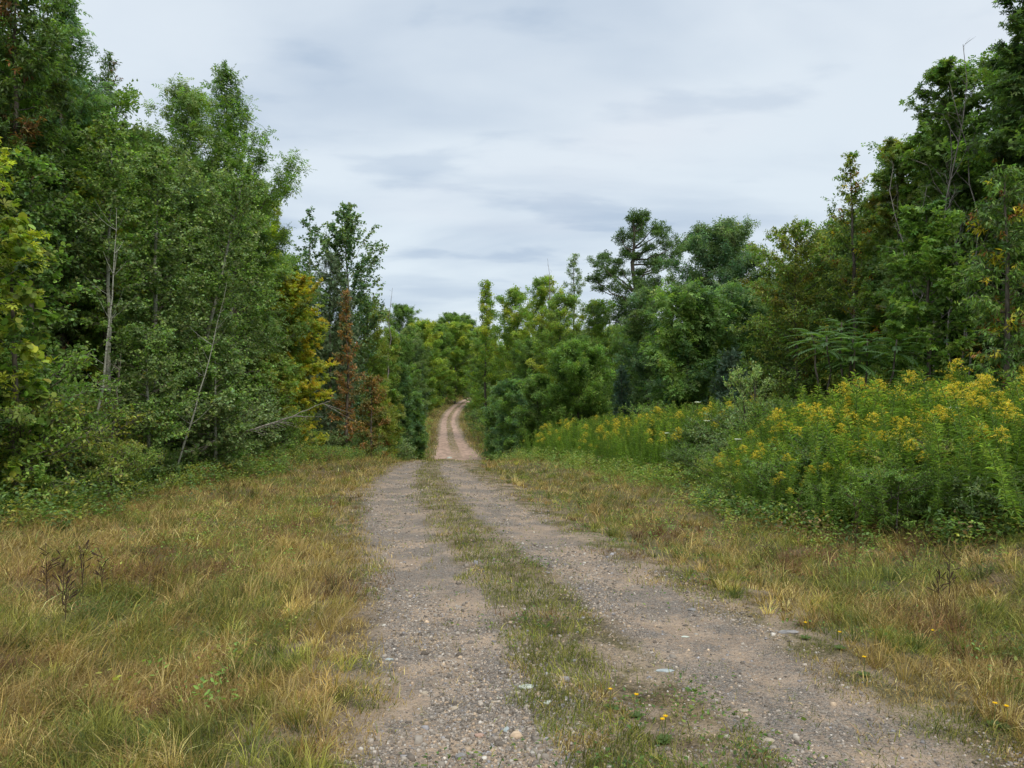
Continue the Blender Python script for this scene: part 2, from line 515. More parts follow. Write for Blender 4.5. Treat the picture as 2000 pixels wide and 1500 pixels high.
def grow(seed, H, R, cb=.15, prof='dome', T=T_OVAL, ls=.08, nl=50, tw=9, lp=10, tl=.55, pal=None, accent=None, af=0.0,
         e0=.05, e1=.85, droop=.25, bend=.12, lean=(0, 0), tr=None, trunk_r=None, twigs=True, gappy=0.0, mat=None, bark=None,
         leafjit=.25, up=1.0, dens=1.0, wander=.006, stems=1, clear=.12, name='tree'):
    rng = np.random.default_rng(seed)
    if lp > 0:
        nl = int(nl * 1.45); tw = tw * 1.65 * dens; lp = int(round(lp * 1.2)); ls = ls * 1.1
    if trunk_r is None: trunk_r = H * .008 + .015
    A = Acc(); A2 = Acc()
    LP = []; LD = []; LL = []; LA = []
    for sidx in range(stems):
        k = 12
        tt = np.linspace(0, 1, k)
        wan = np.cumsum(rng.normal(0, wander * H, (k, 2)), 0); wan -= wan[0]
        wan *= (1 - .0 * tt)[:, None]
        sp = rng.normal(0, .16 * R * (stems > 1), 2); so = rng.normal(0, .28 * R * (stems > 1), 2)
        hs = H * (1 if sidx == 0 else rng.uniform(.7, .98))
        TP = np.stack([wan[:, 0] * .6 + lean[0] * H * tt + sp[0] + so[0] * tt, wan[:, 1] * .6 + lean[1] * H * tt + sp[1] + so[1] * tt, tt * hs - .15 * (tt == 0)], 1)
        rad = trunk_r * (1 - tt) ** .8 * (1 + .5 * np.exp(-tt * 18)) / math.sqrt(stems) + .006
        v, q = tubes(TP[None], rad[None], 8); A.add(v, q)
        n = max(4, nl // stems)
        t0 = np.sort(cb + (1 - cb) * ((np.arange(n) + rng.random(n)) / n) ** .92)
        base = np.stack([np.interp(t0, tt, TP[:, j]) for j in range(3)], 1)
        az = np.arange(n) * 2.39996 + rng.normal(0, .5, n) + sidx
        u = (t0 - cb) / (1 - cb)
        L = R * PROF[prof](u) * rng.uniform(.55, 1.2, n) * (1 - gappy * (rng.random(n) < .35)) + .06
        el = e0 + (e1 - e0) * u + rng.normal(0, .14, n)
        m = 7; s = np.linspace(0, 1, m)
        hd = np.stack([np.cos(az), np.sin(az)], 1)
        side = np.stack([-hd[:, 1], hd[:, 0]], 1) * rng.normal(0, .12, n)[:, None]
        # limb end reaches L outwards
        horiz = L[:, None] * s
        P = np.zeros((n, m, 3))
        P[:, :, :2] = base[:, None, :2] + hd[:, None] * horiz[..., None] + side[:, None] * (L[:, None] * s ** 2)[..., None]
        P[:, :, 2] = base[:, 2:3] + np.clip(np.tan(np.clip(el, -.9, 1.25)), -1, 2.2)[:, None] * horiz * .75 + bend * L[:, None] * (s ** 2)
        zmax = base[:, 2] + (H - base[:, 2]) * (.35 + .5 * rng.random(n))
        ze = P[:, -1, 2]
        fz = np.where(ze > zmax, (zmax - base[:, 2]) / np.maximum(ze - base[:, 2], 1e-3), 1.0)
        P[:, :, 2] = base[:, 2:3] + (P[:, :, 2] - base[:, 2:3]) * fz[:, None]
        P[:, 1:] += rng.normal(0, .02, (n, m - 1, 3)) * L[:, None, None]
        lr = np.clip(.008 * L + .004, .004, trunk_r * .5)[:, None] * (1 - .82 * s)
        v, q = tubes(P, lr, 5); A2.add(v, q)
        LP.append(P); LL.append(L); LA.append(rng.random(n))
        # leader
        m_ = 4
        P2 = np.repeat(TP[-3:][None], 1, 0)
        Pl = np.stack([np.stack([np.interp(np.linspace(.80, 1, m), tt, TP[:, j]) for j in range(3)], 1)])
        LP.append(Pl); LL.append(np.array([R * .22])); LA.append(rng.random(1))
    P = np.concatenate(LP); L = np.concatenate(LL); acc = np.concatenate(LA)
    cnt = np.maximum(3, (tw * L + 2)).astype(int)
    li = np.repeat(np.arange(len(L)), cnt)
    nt = len(li)
    s = clear + (1 - clear) * rng.random(nt) ** .75
    f = s * (P.shape[1] - 1); i0 = np.minimum(f.astype(int), P.shape[1] - 2); fr = (f - i0)[:, None]
    tb = P[li, i0] * (1 - fr) + P[li, i0 + 1] * fr
    td0 = norm(P[li, i0 + 1] - P[li, i0])
    rv = rng.normal(0, 1, (nt, 3)); rv[:, 2] *= .55
    td = norm(td0 * .8 + rv * .75 + np.array([0, 0, .22 * up]))
    tlen = tl * rng.uniform(.5, 1.25, nt) * np.clip(.30 + .42 * L[li], .28, 1.0)
    m = 4; ss = np.linspace(0, 1, m)
    TW = tb[:, None] + td[:, None] * (tlen[:, None] * ss)[..., None]
    TW[:, :, 2] -= (droop * .4 * tlen)[:, None] * ss ** 2
    if twigs:
        v, q = tubes(TW, np.full((nt, 1), .0038) * (1.2 - ss), 3); A2.add(v, q)
    wood = (A.mesh('trunk', bark or M_BARK, smooth=True), A2.mesh('limbs', bark if lp == 0 else M_BARK, smooth=True))
    # leaves
    crown = None
    if lp > 0:
        n = nt * lp
        ti = np.repeat(np.arange(nt), lp)
        s = (np.tile(np.arange(lp), nt) + .3 + rng.random(n) * .7) / lp
        f = np.clip(s, 0, .999) * (m - 1); i0 = f.astype(int); fr = (f - i0)[:, None]
        lp0 = TW[ti, i0] * (1 - fr) + TW[ti, i0 + 1] * fr
        lp0 = lp0 + rng.normal(0, .25 * ls, (n, 3))
        rv = rng.normal(0, 1, (n, 3))
        D = td[ti] * .55 + rv * .65; D[:, 2] -= droop
        N = np.array([0, 0, 1.0]) + rng.normal(0, .5, (n, 3)) + .35 * td[ti]
        Sz = ls * rng.uniform(.6, 1.25, n) * (1.1 - .35 * s)
        base_c = colours(rng, len(L), pal)[li]                      # each limb its hue
        tw_c = colours(rng, nt, pal)
        c = base_c * .55 + tw_c * .45
        if accent is not None:
            isacc = (acc[li] < af * .75) & (rng.random(nt) < .8) | (rng.random(nt) < af * .25)
            ac = np.array(accent)[rng.integers(0, len(accent), nt)]
            c = np.where(isacc[:, None], ac, c)
        c = c * np.exp(rng.normal(0, .12, nt))[:, None]
        C = c[ti] * np.exp(rng.normal(0, leafjit, n))[:, None]
        C[:, 0] *= np.exp(rng.normal(0, .12, n))
        keep = lp0[:, 2] > .03
        v, q, cc = leaves(lp0[keep], D[keep], N[keep], Sz[keep], T, C[keep])
        crown = quad_mesh('crown', v, q, mat or M_LEAF, np.clip(cc, 0, .9))
    return wood, crown

# palettes (linear reflectance)
G_DARK = [((0.106, 0.175, 0.053), 3), ((0.139, 0.215, 0.060), 3), ((0.094, 0.151, 0.053), 2)]
G_MID = [((0.181, 0.287, 0.060), 3), ((0.220, 0.337, 0.066), 2), ((0.149, 0.239, 0.062), 2)]
G_GREY = [((0.212, 0.282, 0.115), 3), ((0.264, 0.334, 0.139), 2), ((0.178, 0.245, 0.100), 2)]
G_BLUE = [((0.116, 0.211, 0.109), 3), ((0.152, 0.253, 0.126), 2), ((0.098, 0.176, 0.093), 2)]
G_OLIVE = [((0.289, 0.298, 0.060), 3), ((0.232, 0.262, 0.055), 3), ((0.348, 0.337, 0.066), 1)]
G_YELL = [((0.383, 0.427, 0.060), 3), ((0.278, 0.357, 0.060), 3), ((0.464, 0.467, 0.066), 1)]
G_LIME = [((0.348, 0.477, 0.062), 3), ((0.442, 0.536, 0.070), 2)]
AUT_Y = [(.54, .46, .045), (.46, .42, .04), (.60, .43, .05), (.38, .40, .04)]
AUT_O = [(.38, .17, .045), (.32, .13, .045), (.25, .13, .05)]
AUT_R = [(.21, .10, .04), (.25, .13, .045), (.17, .11, .04)]

def add_tree_parts(r, mesh, crown_name='crown'):
    wd = mesh[0]
    if isinstance(wd, tuple):
        obj('trunk', wd[0], r); obj('limbs', wd[1], r)
    else:
        obj('trunk', wd, r)
    if mesh[1] is not None: obj(crown_name, mesh[1], r)

def place(name, label, cat, px, Y, mesh, rz=0, sc=(1, 1, 1), group=None, X=None, crown_name='crown'):
    if X is None: X = (px - 1000.0) / 1450.0 * Y
    z = float(ground_z(X, Y))
    r = empty(name, label, cat, (X, Y, z), rz, sc, group)
    add_tree_parts(r, mesh, crown_name)
    return r

def height_for(py, px, Y):
    X = (px - 1000.0) / 1450.0 * Y
    return EYE + (750.0 - py) / 1450.0 * Y - float(ground_z(X, Y))

# =================================================================== GROUND
ucols = np.unique(np.round(np.concatenate([
    -np.geomspace(3000, 40, 14), -np.linspace(40, 8, 33), -np.linspace(8, 2.6, 40), np.linspace(-2.6, 2.6, 105),
    np.linspace(2.6, 8, 40), np.linspace(8, 40, 33), np.geomspace(40, 3000, 14)]), 4))
yrows = np.unique(np.round(np.concatenate([
    -np.geomspace(400, 8, 12), np.linspace(-8, 2, 30), np.linspace(2, 16, 200), np.linspace(16, 42, 180), np.linspace(42, 240, 200),
    np.geomspace(240, 5000, 30)]), 4))
UU, YY = np.meshgrid(ucols, yrows)
XX = UU + road_x(YY)
ZZ = ground_z(XX, YY)
V = np.stack([XX, YY, ZZ], -1)
ni, nj = UU.shape
idx = np.arange(ni * nj).reshape(ni, nj)
Q = np.stack([idx[:-1, :-1], idx[:-1, 1:], idx[1:, 1:], idx[1:, :-1]], -1)
g = obj('ground', quad_mesh('ground', V, Q, M_GROUND, extra=UU / taper(YY), smooth=True))
g['kind'] = 'structure'
tag(g, 'brown earth and thatch of the verges and forest floor', 'ground', kind='structure')
cu = (UU[:-1, :-1] + UU[1:, 1:]) / 2; cy = (YY[:-1, :-1] + YY[1:, 1:]) / 2
edge = 1.55 + .28 * (vnoise(cy * .9, cu * 0 + 3, 21, 3) - .5) * 2
mask = (np.abs(cu) < edge * taper(cy)) & (cy > -8) & (cy < 218)
V2 = V.copy(); V2[..., 2] += .004
r_ = obj('dirt_road', quad_mesh('dirt_road', V2, Q[mask], M_GROUND, extra=UU / taper(YY), smooth=True))
tag(r_, 'two-track gravel and dirt road running down the slope and up again', 'road', kind='structure')

# =================================================================== GRASS
def blades(name, X, Y, H, Wd, lean, azl, C, label, cat, curl=.6):
    n = len(X)
    Z = ground_z(X, Y)
    rng = np.random.default_rng(len(X))
    d = np.stack([np.cos(azl), np.sin(azl), np.zeros(n)], 1)
    fa = rng.random(n) * pi
    wv = np.stack([np.cos(fa), np.sin(fa), np.zeros(n)], 1) * Wd[:, None] * .5
    B = np.stack([X, Y, Z - .01], 1)
    up = np.array([0, 0, 1.0])
    L1 = H * .5
    a1 = lean * (1 - curl * .5); a2 = np.minimum(lean * (1 + curl * .7), 1.9)
    p1 = B + L1[:, None] * (up * np.cos(a1)[:, None] + d * np.sin(a1)[:, None])
    p2 = p1 + L1[:, None] * (up * np.cos(a2)[:, None] + d * np.sin(a2)[:, None])
    p2[:, 2] = np.maximum(p2[:, 2], Z + .01)
    V = np.stack([B - wv, B + wv, p1 + wv * .75, p1 - wv * .75, p2 + wv * .15, p2 - wv * .15], 1)
    q = np.array([[0, 1, 2, 3], [3, 2, 4, 5]])
    Q = q[None] + (np.arange(n) * 6)[:, None, None]
    me = quad_mesh(name, V, Q, M_GRASS, np.clip(np.repeat(C, 2, 0), 0, .9))
    o = obj(name, me)
    return tag(o, label, cat, kind='stuff')

rng = np.random.default_rng(11)
def scatter(n, y0, y1, x0, x1, margin=.6, power=1.0):
    """random ground points within the wedge the photograph can see"""
    Y = y0 + (y1 - y0) * rng.random(n) ** power
    X = x0 + (x1 - x0) * rng.random(n)
    return X, Y

def wedge(n, y0, y1, lo=-1.0, hi=1.0, density_pow=0.0):
    Y = np.exp(np.log(y0) + (np.log(y1) - np.log(y0)) * rng.random(n)) if density_pow == 0 else y0 + (y1 - y0) * rng.random(n)
    half = Y * .72 + .5
    X = (lo + (hi - lo) * rng.random(n)) * half
    return X, Y

STRAW = np.array([[.37, .26, .095], [.29, .195, .065], [.46, .35, .15], [.23, .145, .058]])
GREENS = np.array([[.20, .19, .042], [.145, .155, .036], [.26, .235, .055], [.095, .12, .032]])
RUST = np.array([[.17, .09, .045], [.22, .12, .06], [.12, .075, .04]])

def grass_colour(X, Y, rg, green_bias=0.0):
    n = len(X)
    f = .5 + .45 * (vnoise(X * .8, Y * .8, 31, 3) - .5) + .9 * (vnoise(X * 3.3, Y * 3.3, 33, 3) - .5)
    f = f + green_bias
    isg = rg.random(n) < sstep(.36, .66, f)
    c = np.where(isg[:, None], GREENS[rg.integers(0, 4, n)], STRAW[rg.integers(0, 4, n)])
    rust = rg.random(n) < .8 * sstep(.54, .7, vnoise(X * .9 + 40, Y * .7, 35, 3))
    c = np.where((rust & ~isg)[:, None], RUST[rg.integers(0, 3, n)], c)
    return c * np.exp(rg.normal(0, .34, n) + 1.0 * (vnoise(X * 6, Y * 6, 37, 2) - .5))[:, None]

# where grass may stand: verges always; wheel tracks hardly; middle strip patchily
def grass_keep(X, Y, rg):
    u = lat(X, Y) + .10
    uw = u + .7 * (vnoise(X * 2.2, Y * 1.6, 41, 3) - .5)
    au = np.abs(uw)
    track = sstep(.36, .56, au) * (1 - sstep(1.26, 1.56, au))
    crest = sstep(25.5, 29.5, Y)
    weed = .10 * sstep(.50, .72, vnoise(X * 3.2, Y * 2.4, 42, 2))
    p = 1 - track * (.985 - weed - .55 * crest)
    p = p * np.where(au > 1.5, .30 + .70 * sstep(.30, .55, vnoise(X * 4.0, Y * 3.2, 44, 3)), 1)
    strip = 1 - sstep(.36, .55, au)
    patch = sstep(.36, .56, vnoise(X * 2.6, Y * 2.0, 43, 3) + .30 * sstep(4, 9, Y))
    p = p * (1 - strip * (1 - patch * .78 - .08))
    bare = sstep(.56, .70, vnoise(X * .9, Y * .7, 47, 3)) * (1 - sstep(2.0, 3.6, np.abs(u))) * (u > 0)
    p = p * (1 - .8 * bare)
    return rg.random(len(X)) < p

# short and medium verge grass
n = 560000
X, Y = wedge(n, 2.6, 40)
k = grass_keep(X, Y, rng) & (X > -13) & (X < 14)
X, Y = X[k], Y[k]; n = len(X)
u = lat(X, Y)
mid = np.abs(u) < 1.0
side = sstep(1.6, 3.2, np.abs(u))
tall = (.5 + .9 * vnoise(X * .7, Y * .7, 51, 2)) * (.35 + 1.3 * vnoise(X * 5, Y * 5, 52, 2))
H = (.06 + .12 * side) * tall * rng.uniform(.4, 1.6, n)
H = np.where(mid, .04 + .065 * rng.random(n), H)
H *= np.where(u > 0, .8, 1.0)
Wd = np.clip(.0028 + .00042 * Y, .003, .016) * rng.uniform(.7, 1.4, n)
az = (vnoise(X * 1.5, Y * 1.5, 53, 2) - .5) * 9 + rng.normal(0, 1.5, n) + .6
lean = np.clip(rng.normal(.8, .4, n) + .5 * side * vnoise(X * 2.2, Y * 2.2, 55, 2), .05, 1.55)
C = grass_colour(X, Y, rng, np.where(mid, .24, np.where(u > 0, .05, -.04)))
blades('verge_grass', X, Y, H, Wd, lean, az, C, 'short matted grass, half dry and half green, along the road', 'grass')

# long straw lying in swathes on the left verge, sparser on the right
n = 80000
X, Y = wedge(n, 2.8, 28, -1, .8)
u = lat(X, Y)
dens = np.where(u < 0, sstep(.38, .62, vnoise(X * .8 + 9, Y * .8, 61, 3)), .35 * sstep(.5, .7, vnoise(X * .8 + 9, Y * .8, 61, 3)))
k = (np.abs(u) > 1.75) & (rng.random(n) < dens) & (X > -12) & (X < 8)
X, Y, u = X[k], Y[k], u[k]; n = len(X)
H = rng.uniform(.10, .30, n) + .25 * (rng.random(n) < .08)
Wd = np.clip(.0022 + .00035 * Y, .0025, .012) * rng.uniform(.7, 1.3, n)
az = np.where(u < 0, .45, 2.4) + (vnoise(X * .9, Y * .9, 63, 2) - .5) * 5 + rng.normal(0, .6, n)
lean = np.clip(rng.normal(1.0, .3, n), .2, 1.5)
C = STRAW[rng.integers(0, 4, n)] * np.exp(rng.normal(0, .2, n))[:, None] * np.array([1.0, 1.02, .9])
blades('long_straw', X, Y, H, Wd, lean, az, C, 'long dry straw-coloured stalks bent over the verge', 'dry grass')

# tussocks: fans of longer blades
nt_ = 5200
TX, TY = wedge(nt_, 2.8, 30)
uu = TX - road_x(TY)
kk = (np.abs(uu) > 1.7) & (TX > -11) & (TX < 8) & (vnoise(TX * 1.1, TY * 1.1, 57, 2) > .42)
TX, TY = TX[kk], TY[kk]; nt_ = len(TX)
per = 26
th_ = rng.uniform(.10, .27, nt_)
tc_ = grass_colour(TX, TY, rng, .0)
i_ = np.repeat(np.arange(nt_), per); n = len(i_)
az = rng.random(n) * 6.28
X = TX[i_] + np.cos(az) * rng.random(n) * .05; Y = TY[i_] + np.sin(az) * rng.random(n) * .05
blades('grass_tussocks', X, Y, th_[i_] * rng.uniform(.5, 1.2, n), np.clip(.0028 + .0004 * Y, .003, .014), np.clip(rng.normal(.75, .3, n), .05, 1.4), az + rng.normal(0, .3, n),
       tc_[i_] * np.exp(rng.normal(0, .2, n))[:, None], 'tussocks of longer grass scattered over both verges', 'grass', .8)

# far verges beside the red track
n = 110000
Y = rng.uniform(34, 215, n)
u = rng.uniform(-9, 9, n)
au = np.abs(u)
k = (au > 1.45 + .5 * rng.random(n) + .5 * sstep(80, 66, Y)) | ((au < .42) & (rng.random(n) < .95 * sstep(68, 76, Y)))
u, Y = u[k], Y[k]; n = len(u)
X = road_x(Y) + u
H = np.where(np.abs(u) < .6, .08, .22 + .012 * np.abs(u) * 3) * rng.uniform(.5, 1.5, n)
C = grass_colour(X * .5, Y * .5, rng, .02)
blades('far_verge_grass', X, Y, H, rng.uniform(.02, .045, n), np.clip(rng.normal(.5, .3, n), 0, 1.3), rng.random(n) * 6.28, C, 'brownish grass beside the red track on the far slope', 'grass')

# broad-leaved ground cover (clover, plantain) in patches
n = 120000
X, Y = wedge(n, 2.6, 20)
u = lat(X, Y)
f = vnoise(X * .9 + 70, Y * .9, 71, 3)
side = np.abs(u)
p = sstep(.55, .7, f + .08 * (u > 1.6)) * np.where(side > 1.6, 1, np.where(side < .45, .45, .12))
k = rng.random(n) < p
X, Y = X[k], Y[k]; n = len(X)
Z = ground_z(X, Y)
P = np.stack([X, Y, Z + rng.uniform(.005, .06, n)], 1)
D = rng.normal(0, 1, (n, 3)); D[:, 2] = rng.uniform(0, .7, n)
N = np.array([0, 0, 1.0]) + rng.normal(0, .35, (n, 3))
C = np.array([[.075, .14, .03], [.10, .17, .035], [.15, .20, .035]])[rng.integers(0, 3, n)] * np.exp(rng.normal(0, .25, n))[:, None]
v, q, c = leaves(P, D, N, rng.uniform(.012, .032, n) * (1 + .04 * Y), T_OVAL, C)
tag(obj('ground_cover', quad_mesh('ground_cover', v, q, M_LEAF, c)), 'patches of small green clover and plantain leaves by the road', 'ground cover', kind='stuff')

# =================================================================== GRAVEL
n = 330000
X, Y = wedge(n, 2.4, 28)
u = lat(X, Y)
au = np.abs(u + .4 * (vnoise(X * 1.6, Y * 1.2, 41, 3) - .5))
p = sstep(.2, .5, au) * (1 - sstep(1.3, 1.7, au)) * (.12 + .88 * sstep(.36, .62, vnoise(X * 1.5, Y * .7, 81, 3)))
p = p + .12 * (au <= .5)
k = rng.random(n) < p
X, Y = X[k], Y[k]; n = len(X)
s = np.exp(rng.normal(math.log(.0050), .45, n)); s = np.clip(s * (1 + .035 * Y), .003, .04)
cube = np.array([[-1, -1, -1], [1, -1, -1], [1, 1, -1], [-1, 1, -1], [-1, -1, 1], [1, -1, 1], [1, 1, 1], [-1, 1, 1]], float)
cube[4:, :2] *= .55
cq = np.array([[0, 3, 2, 1], [4, 5, 6, 7], [0, 1, 5, 4], [1, 2, 6, 5], [2, 3, 7, 6], [3, 0, 4, 7]])
th = rng.random(n) * 6.28
ax = np.stack([np.cos(th), np.sin(th), np.zeros(n)], 1); ay = np.stack([-np.sin(th), np.cos(th), np.zeros(n)], 1)
asp = rng.uniform(.55, 1.0, n); hz = rng.uniform(.3, .65, n)
jit = rng.normal(0, .22, (n, 8, 3)) + cube[None]
V = (jit[..., :1] * ax[:, None] + jit[..., 1:2] * ay[:, None] * asp[:, None, None]) * s[:, None, None]
V[..., 2] += jit[..., 2] * (s * hz)[:, None]
V += np.stack([X, Y, ground_z(X, Y) + .004 + s * hz * .35], 1)[:, None]
pc = np.array([[.24, .205, .165], [.16, .135, .11], [.33, .28, .225], [.33, .24, .155], [.21, .20, .20], [.42, .38, .32], [.08, .065, .05]])
ci = rng.choice(7, n, p=[.22, .2, .14, .17, .07, .02, .18])
C = pc[ci] * 1.2 * np.exp(rng.normal(0, .22, n))[:, None]
Q = cq[None] + (np.arange(n) * 8)[:, None, None]
tag(obj('gravel', quad_mesh('gravel', V, Q, M_PEB, np.repeat(np.clip(C, 0, .8), 6, 0))), 'small grey and tan stones strewn along the wheel tracks', 'gravel', kind='stuff')

# ---- single stones
import bmesh
from mathutils import Vector, noise as mnoise
def stone(seed, sx, sy, sz, mat):
    bm = bmesh.new()
    bmesh.ops.create_icosphere(bm, subdivisions=3, radius=1)
    for v in bm.verts:
        d = v.co.normalized()
        nn = mnoise.noise(d * 1.3 + Vector((seed * 3.1, 0, 0))) * .35 + mnoise.noise(d * 3.5 + Vector((0, seed, 0))) * .12
        p = d * (1 + nn)
        for ang in range(5):                      # knocked-off facets
            nv = Vector((cos(ang * 1.3 + seed), sin(ang * 1.3 + seed), .5 * sin(seed * 2 + ang))).normalized()
            ex = p.dot(nv) - .82
            if ex > 0: p -= nv * ex * .9
        if p.z > .6: p.z = .6 + (p.z - .6) * .3
        v.co = Vector((p.x * sx, p.y * sy, p.z * sz))
    me = bpy.data.meshes.new('stone')
    bm.to_mesh(me); bm.free()
    me.materials.append(mat)
    return me
SM = {
    'pale': stone_mat('stone_pale', (.34, .36, .29), (.46, .47, .39)),
    'tan': stone_mat('stone_tan', (.27, .215, .15), (.37, .305, .22)),
    'red': stone_mat('stone_reddish', (.28, .17, .12), (.38, .25, .18)),
    'blue': stone_mat('stone_bluish', (.24, .265, .255), (.33, .355, .335)),
    'dark': stone_mat('stone_dark', (.13, .12, .11), (.24, .22, .20)),
}
stones = [
    (1028, 1345, .050, .030, .018, 'pale', .2, 'largest pale greenish-white stone lying in the left wheel track'),
    (1070, 1374, .032, .020, .011, 'pale', 1.0, 'small whitish stone just right of the largest pale stone'),
    (989, 1428, .034, .017, .012, 'blue', 1.4, 'narrow blue-white stone pointing down the left wheel track'),
    (829, 1356, .024, .016, .012, 'tan', .3, 'light tan stone near the grassy left edge of the track'),
    (888, 1386, .024, .018, .013, 'tan', .6, 'cream rounded stone in the middle of the left wheel track'),
    (965, 1373, .020, .011, .007, 'tan', .1, 'thin yellowish chip between the cream stone and the largest pale stone'),
    (936, 1440, .026, .016, .016, 'red', .1, 'reddish brown block of stone near the bottom of the left track'),
    (759, 1290, .034, .018, .010, 'blue', .2, 'flat bluish stone at the left edge of the left wheel track'),
    (1300, 1312, .062, .024, .010, 'blue', .1, 'long flat blue-grey stone sunk in the grassy middle strip'),
    (1352, 1193, .038, .022, .017, 'dark', -.1, 'dark grey stone standing up in the right wheel track'),
    (1540, 1236, .085, .036, .012, 'dark', .1, 'flat grey stone where the right track meets the grass'),
    (1500, 1450, .036, .022, .014, 'tan', .2, 'buff stone at the bottom of the right wheel track'),
    (1453, 1392, .030, .016, .014, 'tan', .3, 'brown stone on the bare sandy rib of the right track'),
    (1338, 1246, .034, .016, .010, 'pale', .0, 'whitish flat stone on grey gravel in the right wheel track'),
    (900, 1482, .030, .024, .020, 'dark', .8, 'dark stone at the very bottom of the left wheel track'),
    (878, 895, .26, .16, .13, 'pale', .2, 'pale boulder at the crest where the road drops away'),
]
for i, (px, py, a, b, c, m, rz, lab) in enumerate(stones):
    x, y = on_ground(px, py)
    o = obj('stone', stone(i + 1, a, b, c, SM[m]))
    o.location = (x, y, float(ground_z(x, y)) + .004 + c * .25); o.rotation_euler = (0, 0, rz)
    tag(o, lab, 'stone', 'single stones on the road')

# =================================================================== TREES
def wpx(px_w, Y): return px_w / 1450.0 * Y

# (kind, px of trunk, py of top, distance, half width in px, options, label)
def T(name, label, px, py, Y, hw, seed, rz=None, cat='tree', group=None, **kw):
    H = height_for(py, px, Y)
    R = wpx(hw, Y); R = max(.75 * R, R - .25)
    me = grow(seed, H, R, **kw)
    return place(name, label, cat, px, Y, me, group=group)

# ---------------- left wall, tall trees behind
T('cherry_tree', 'tall tree with rust-tinged leaves cut by the top left corner', 25, -90, 15.5, 120, 101, cb=.2, prof='dome', T=T_LANCE, ls=.14, nl=80, tw=11, lp=15, pal=G_DARK + [((.08, .11, .03), 2)], accent=AUT_R, af=.09, droop=.5)
T('ash_tree', 'tall ash with feathery leaves rising past the top left edge', 120, -40, 18, 130, 102, cb=.25, prof='spire', T=T_ASH, ls=.20, nl=60, tw=7, lp=6, pal=G_MID + G_BLUE, e0=.5, e1=1.2, droop=.1)
T('cherry_tree', 'dark pointed tree with drooping leaves between two ash crowns', 228, 105, 20.5, 95, 103, cb=.25, prof='spire', T=T_LANCE, ls=.10, nl=60, tw=11, lp=12, pal=G_DARK, accent=AUT_R, af=.08, e0=.5, e1=1.2, droop=.8)
T('ash_tree', 'round-topped ash behind the poplars on the left', 345, 172, 24.5, 95, 104, cb=.2, prof='dome', T=T_ASH, ls=.22, nl=60, tw=7, lp=6, pal=G_MID + G_GREY, e0=.3, e1=1.1, droop=.25)
T('ash_tree', 'slender spire-topped ash, tallest on the left against the sky', 445, 140, 27, 150, 105, cb=.15, prof='spire', T=T_ASH, ls=.24, nl=62, tw=6.5, lp=6, pal=G_MID + [((.075, .13, .04), 2)], e0=.5, e1=1.2, droop=.2)
T('ash_tree', 'ash filling in below the spire-topped ash on the left', 505, 360, 29, 70, 106, cb=.15, prof='spire', T=T_ASH, ls=.22, nl=50, tw=6.5, lp=6, pal=G_MID + [((.075, .13, .04), 2)], e0=.4, e1=1.1, droop=.2)
# ---------------- left wall, front
T('maple_tree', 'near maple with bright yellow-green leaves at the left edge of the photo', -90, 220, 11, 150, 111, cb=.08, prof='dome', T=T_MAPLE, ls=.11, nl=50, tw=6, lp=7, pal=G_YELL + [((.05, .09, .025), 6)], accent=[(.34, .38, .035), (.28, .33, .035)], af=.3, droop=.25)
T('basswood_sapling', 'sapling with large round light green leaves at the left edge', 30, 420, 11.8, 62, 112, cb=.1, prof='column', T=T_ROUND, ls=.13, nl=30, tw=7, lp=5, pal=G_MID + G_YELL, droop=.8)
T('maple_tree', 'maple with one yellow-green tip standing among the left trees', 200, 250, 18, 105, 113, cb=.08, prof='cone', T=T_MAPLE, ls=.12, nl=60, tw=7, lp=7, pal=G_MID, accent=[(.34, .36, .035), (.26, .31, .035)], af=.4, droop=.25)
T('poplar_tree', 'dark broad-leaved poplar low at the left edge', 60, 300, 14.5, 105, 114, cb=.05, prof='dome', T=T_ROUND, ls=.085, nl=60, tw=9, lp=8, pal=G_DARK + G_MID, droop=.5)
POP = dict(T=T_ROUND, pal=G_GREY + G_MID, bark=M_PALE, droop=.45, leafjit=.3)
T('poplar_tree', 'grey-green poplar with a pale leaning trunk at the left', 205, 235, 16.6, 90, 115, cb=.42, prof='dome', ls=.062, nl=50, tw=12, lp=10, lean=(.045, 0), trunk_r=.06, **POP)
T('poplar_tree', 'dense grey-green poplar in the middle of the left wall', 300, 300, 19, 105, 116, cb=.06, prof='dome', ls=.065, nl=70, tw=11, lp=11, **POP)
T('poplar_tree', 'poplar whose pale stem slants up to the right through its leaves', 340, 330, 20.5, 100, 117, cb=.2, prof='dome', ls=.065, nl=55, tw=11, lp=11, lean=(.25, 0), trunk_r=.07, **POP)
T('poplar_tree', 'fine-leaved poplar beside the yellow maple, leaves to the ground', 455, 390, 24, 100, 118, cb=.05, prof='dome', ls=.07, nl=75, tw=10, lp=11, **POP)
T('poplar_sapling', 'low poplar sapling in front of the left wall, pale underleaves', 290, 640, 16.5, 90, 119, cb=.1, prof='dome', ls=.055, nl=40, tw=15, lp=9, **POP)
T('poplar_sapling', 'bushy poplar sapling behind the dead leaning stem', 420, 660, 19.5, 95, 120, cb=.08, prof='dome', ls=.06, nl=45, tw=13, lp=9, **POP)
T('poplar_sapling', 'small poplar sapling low in the left corner of the woods', 40, 720, 13.2, 80, 121, cb=.08, prof='bush', ls=.07, nl=35, tw=14, lp=8, **POP)
T('maple_tree', 'bright lime-green tree beside the gap in the left wall', 528, 395, 32, 52, 122, cb=.15, prof='dome', T=T_CLUMP, ls=.15, nl=55, tw=8, lp=6, pal=G_LIME + G_YELL, droop=.2)
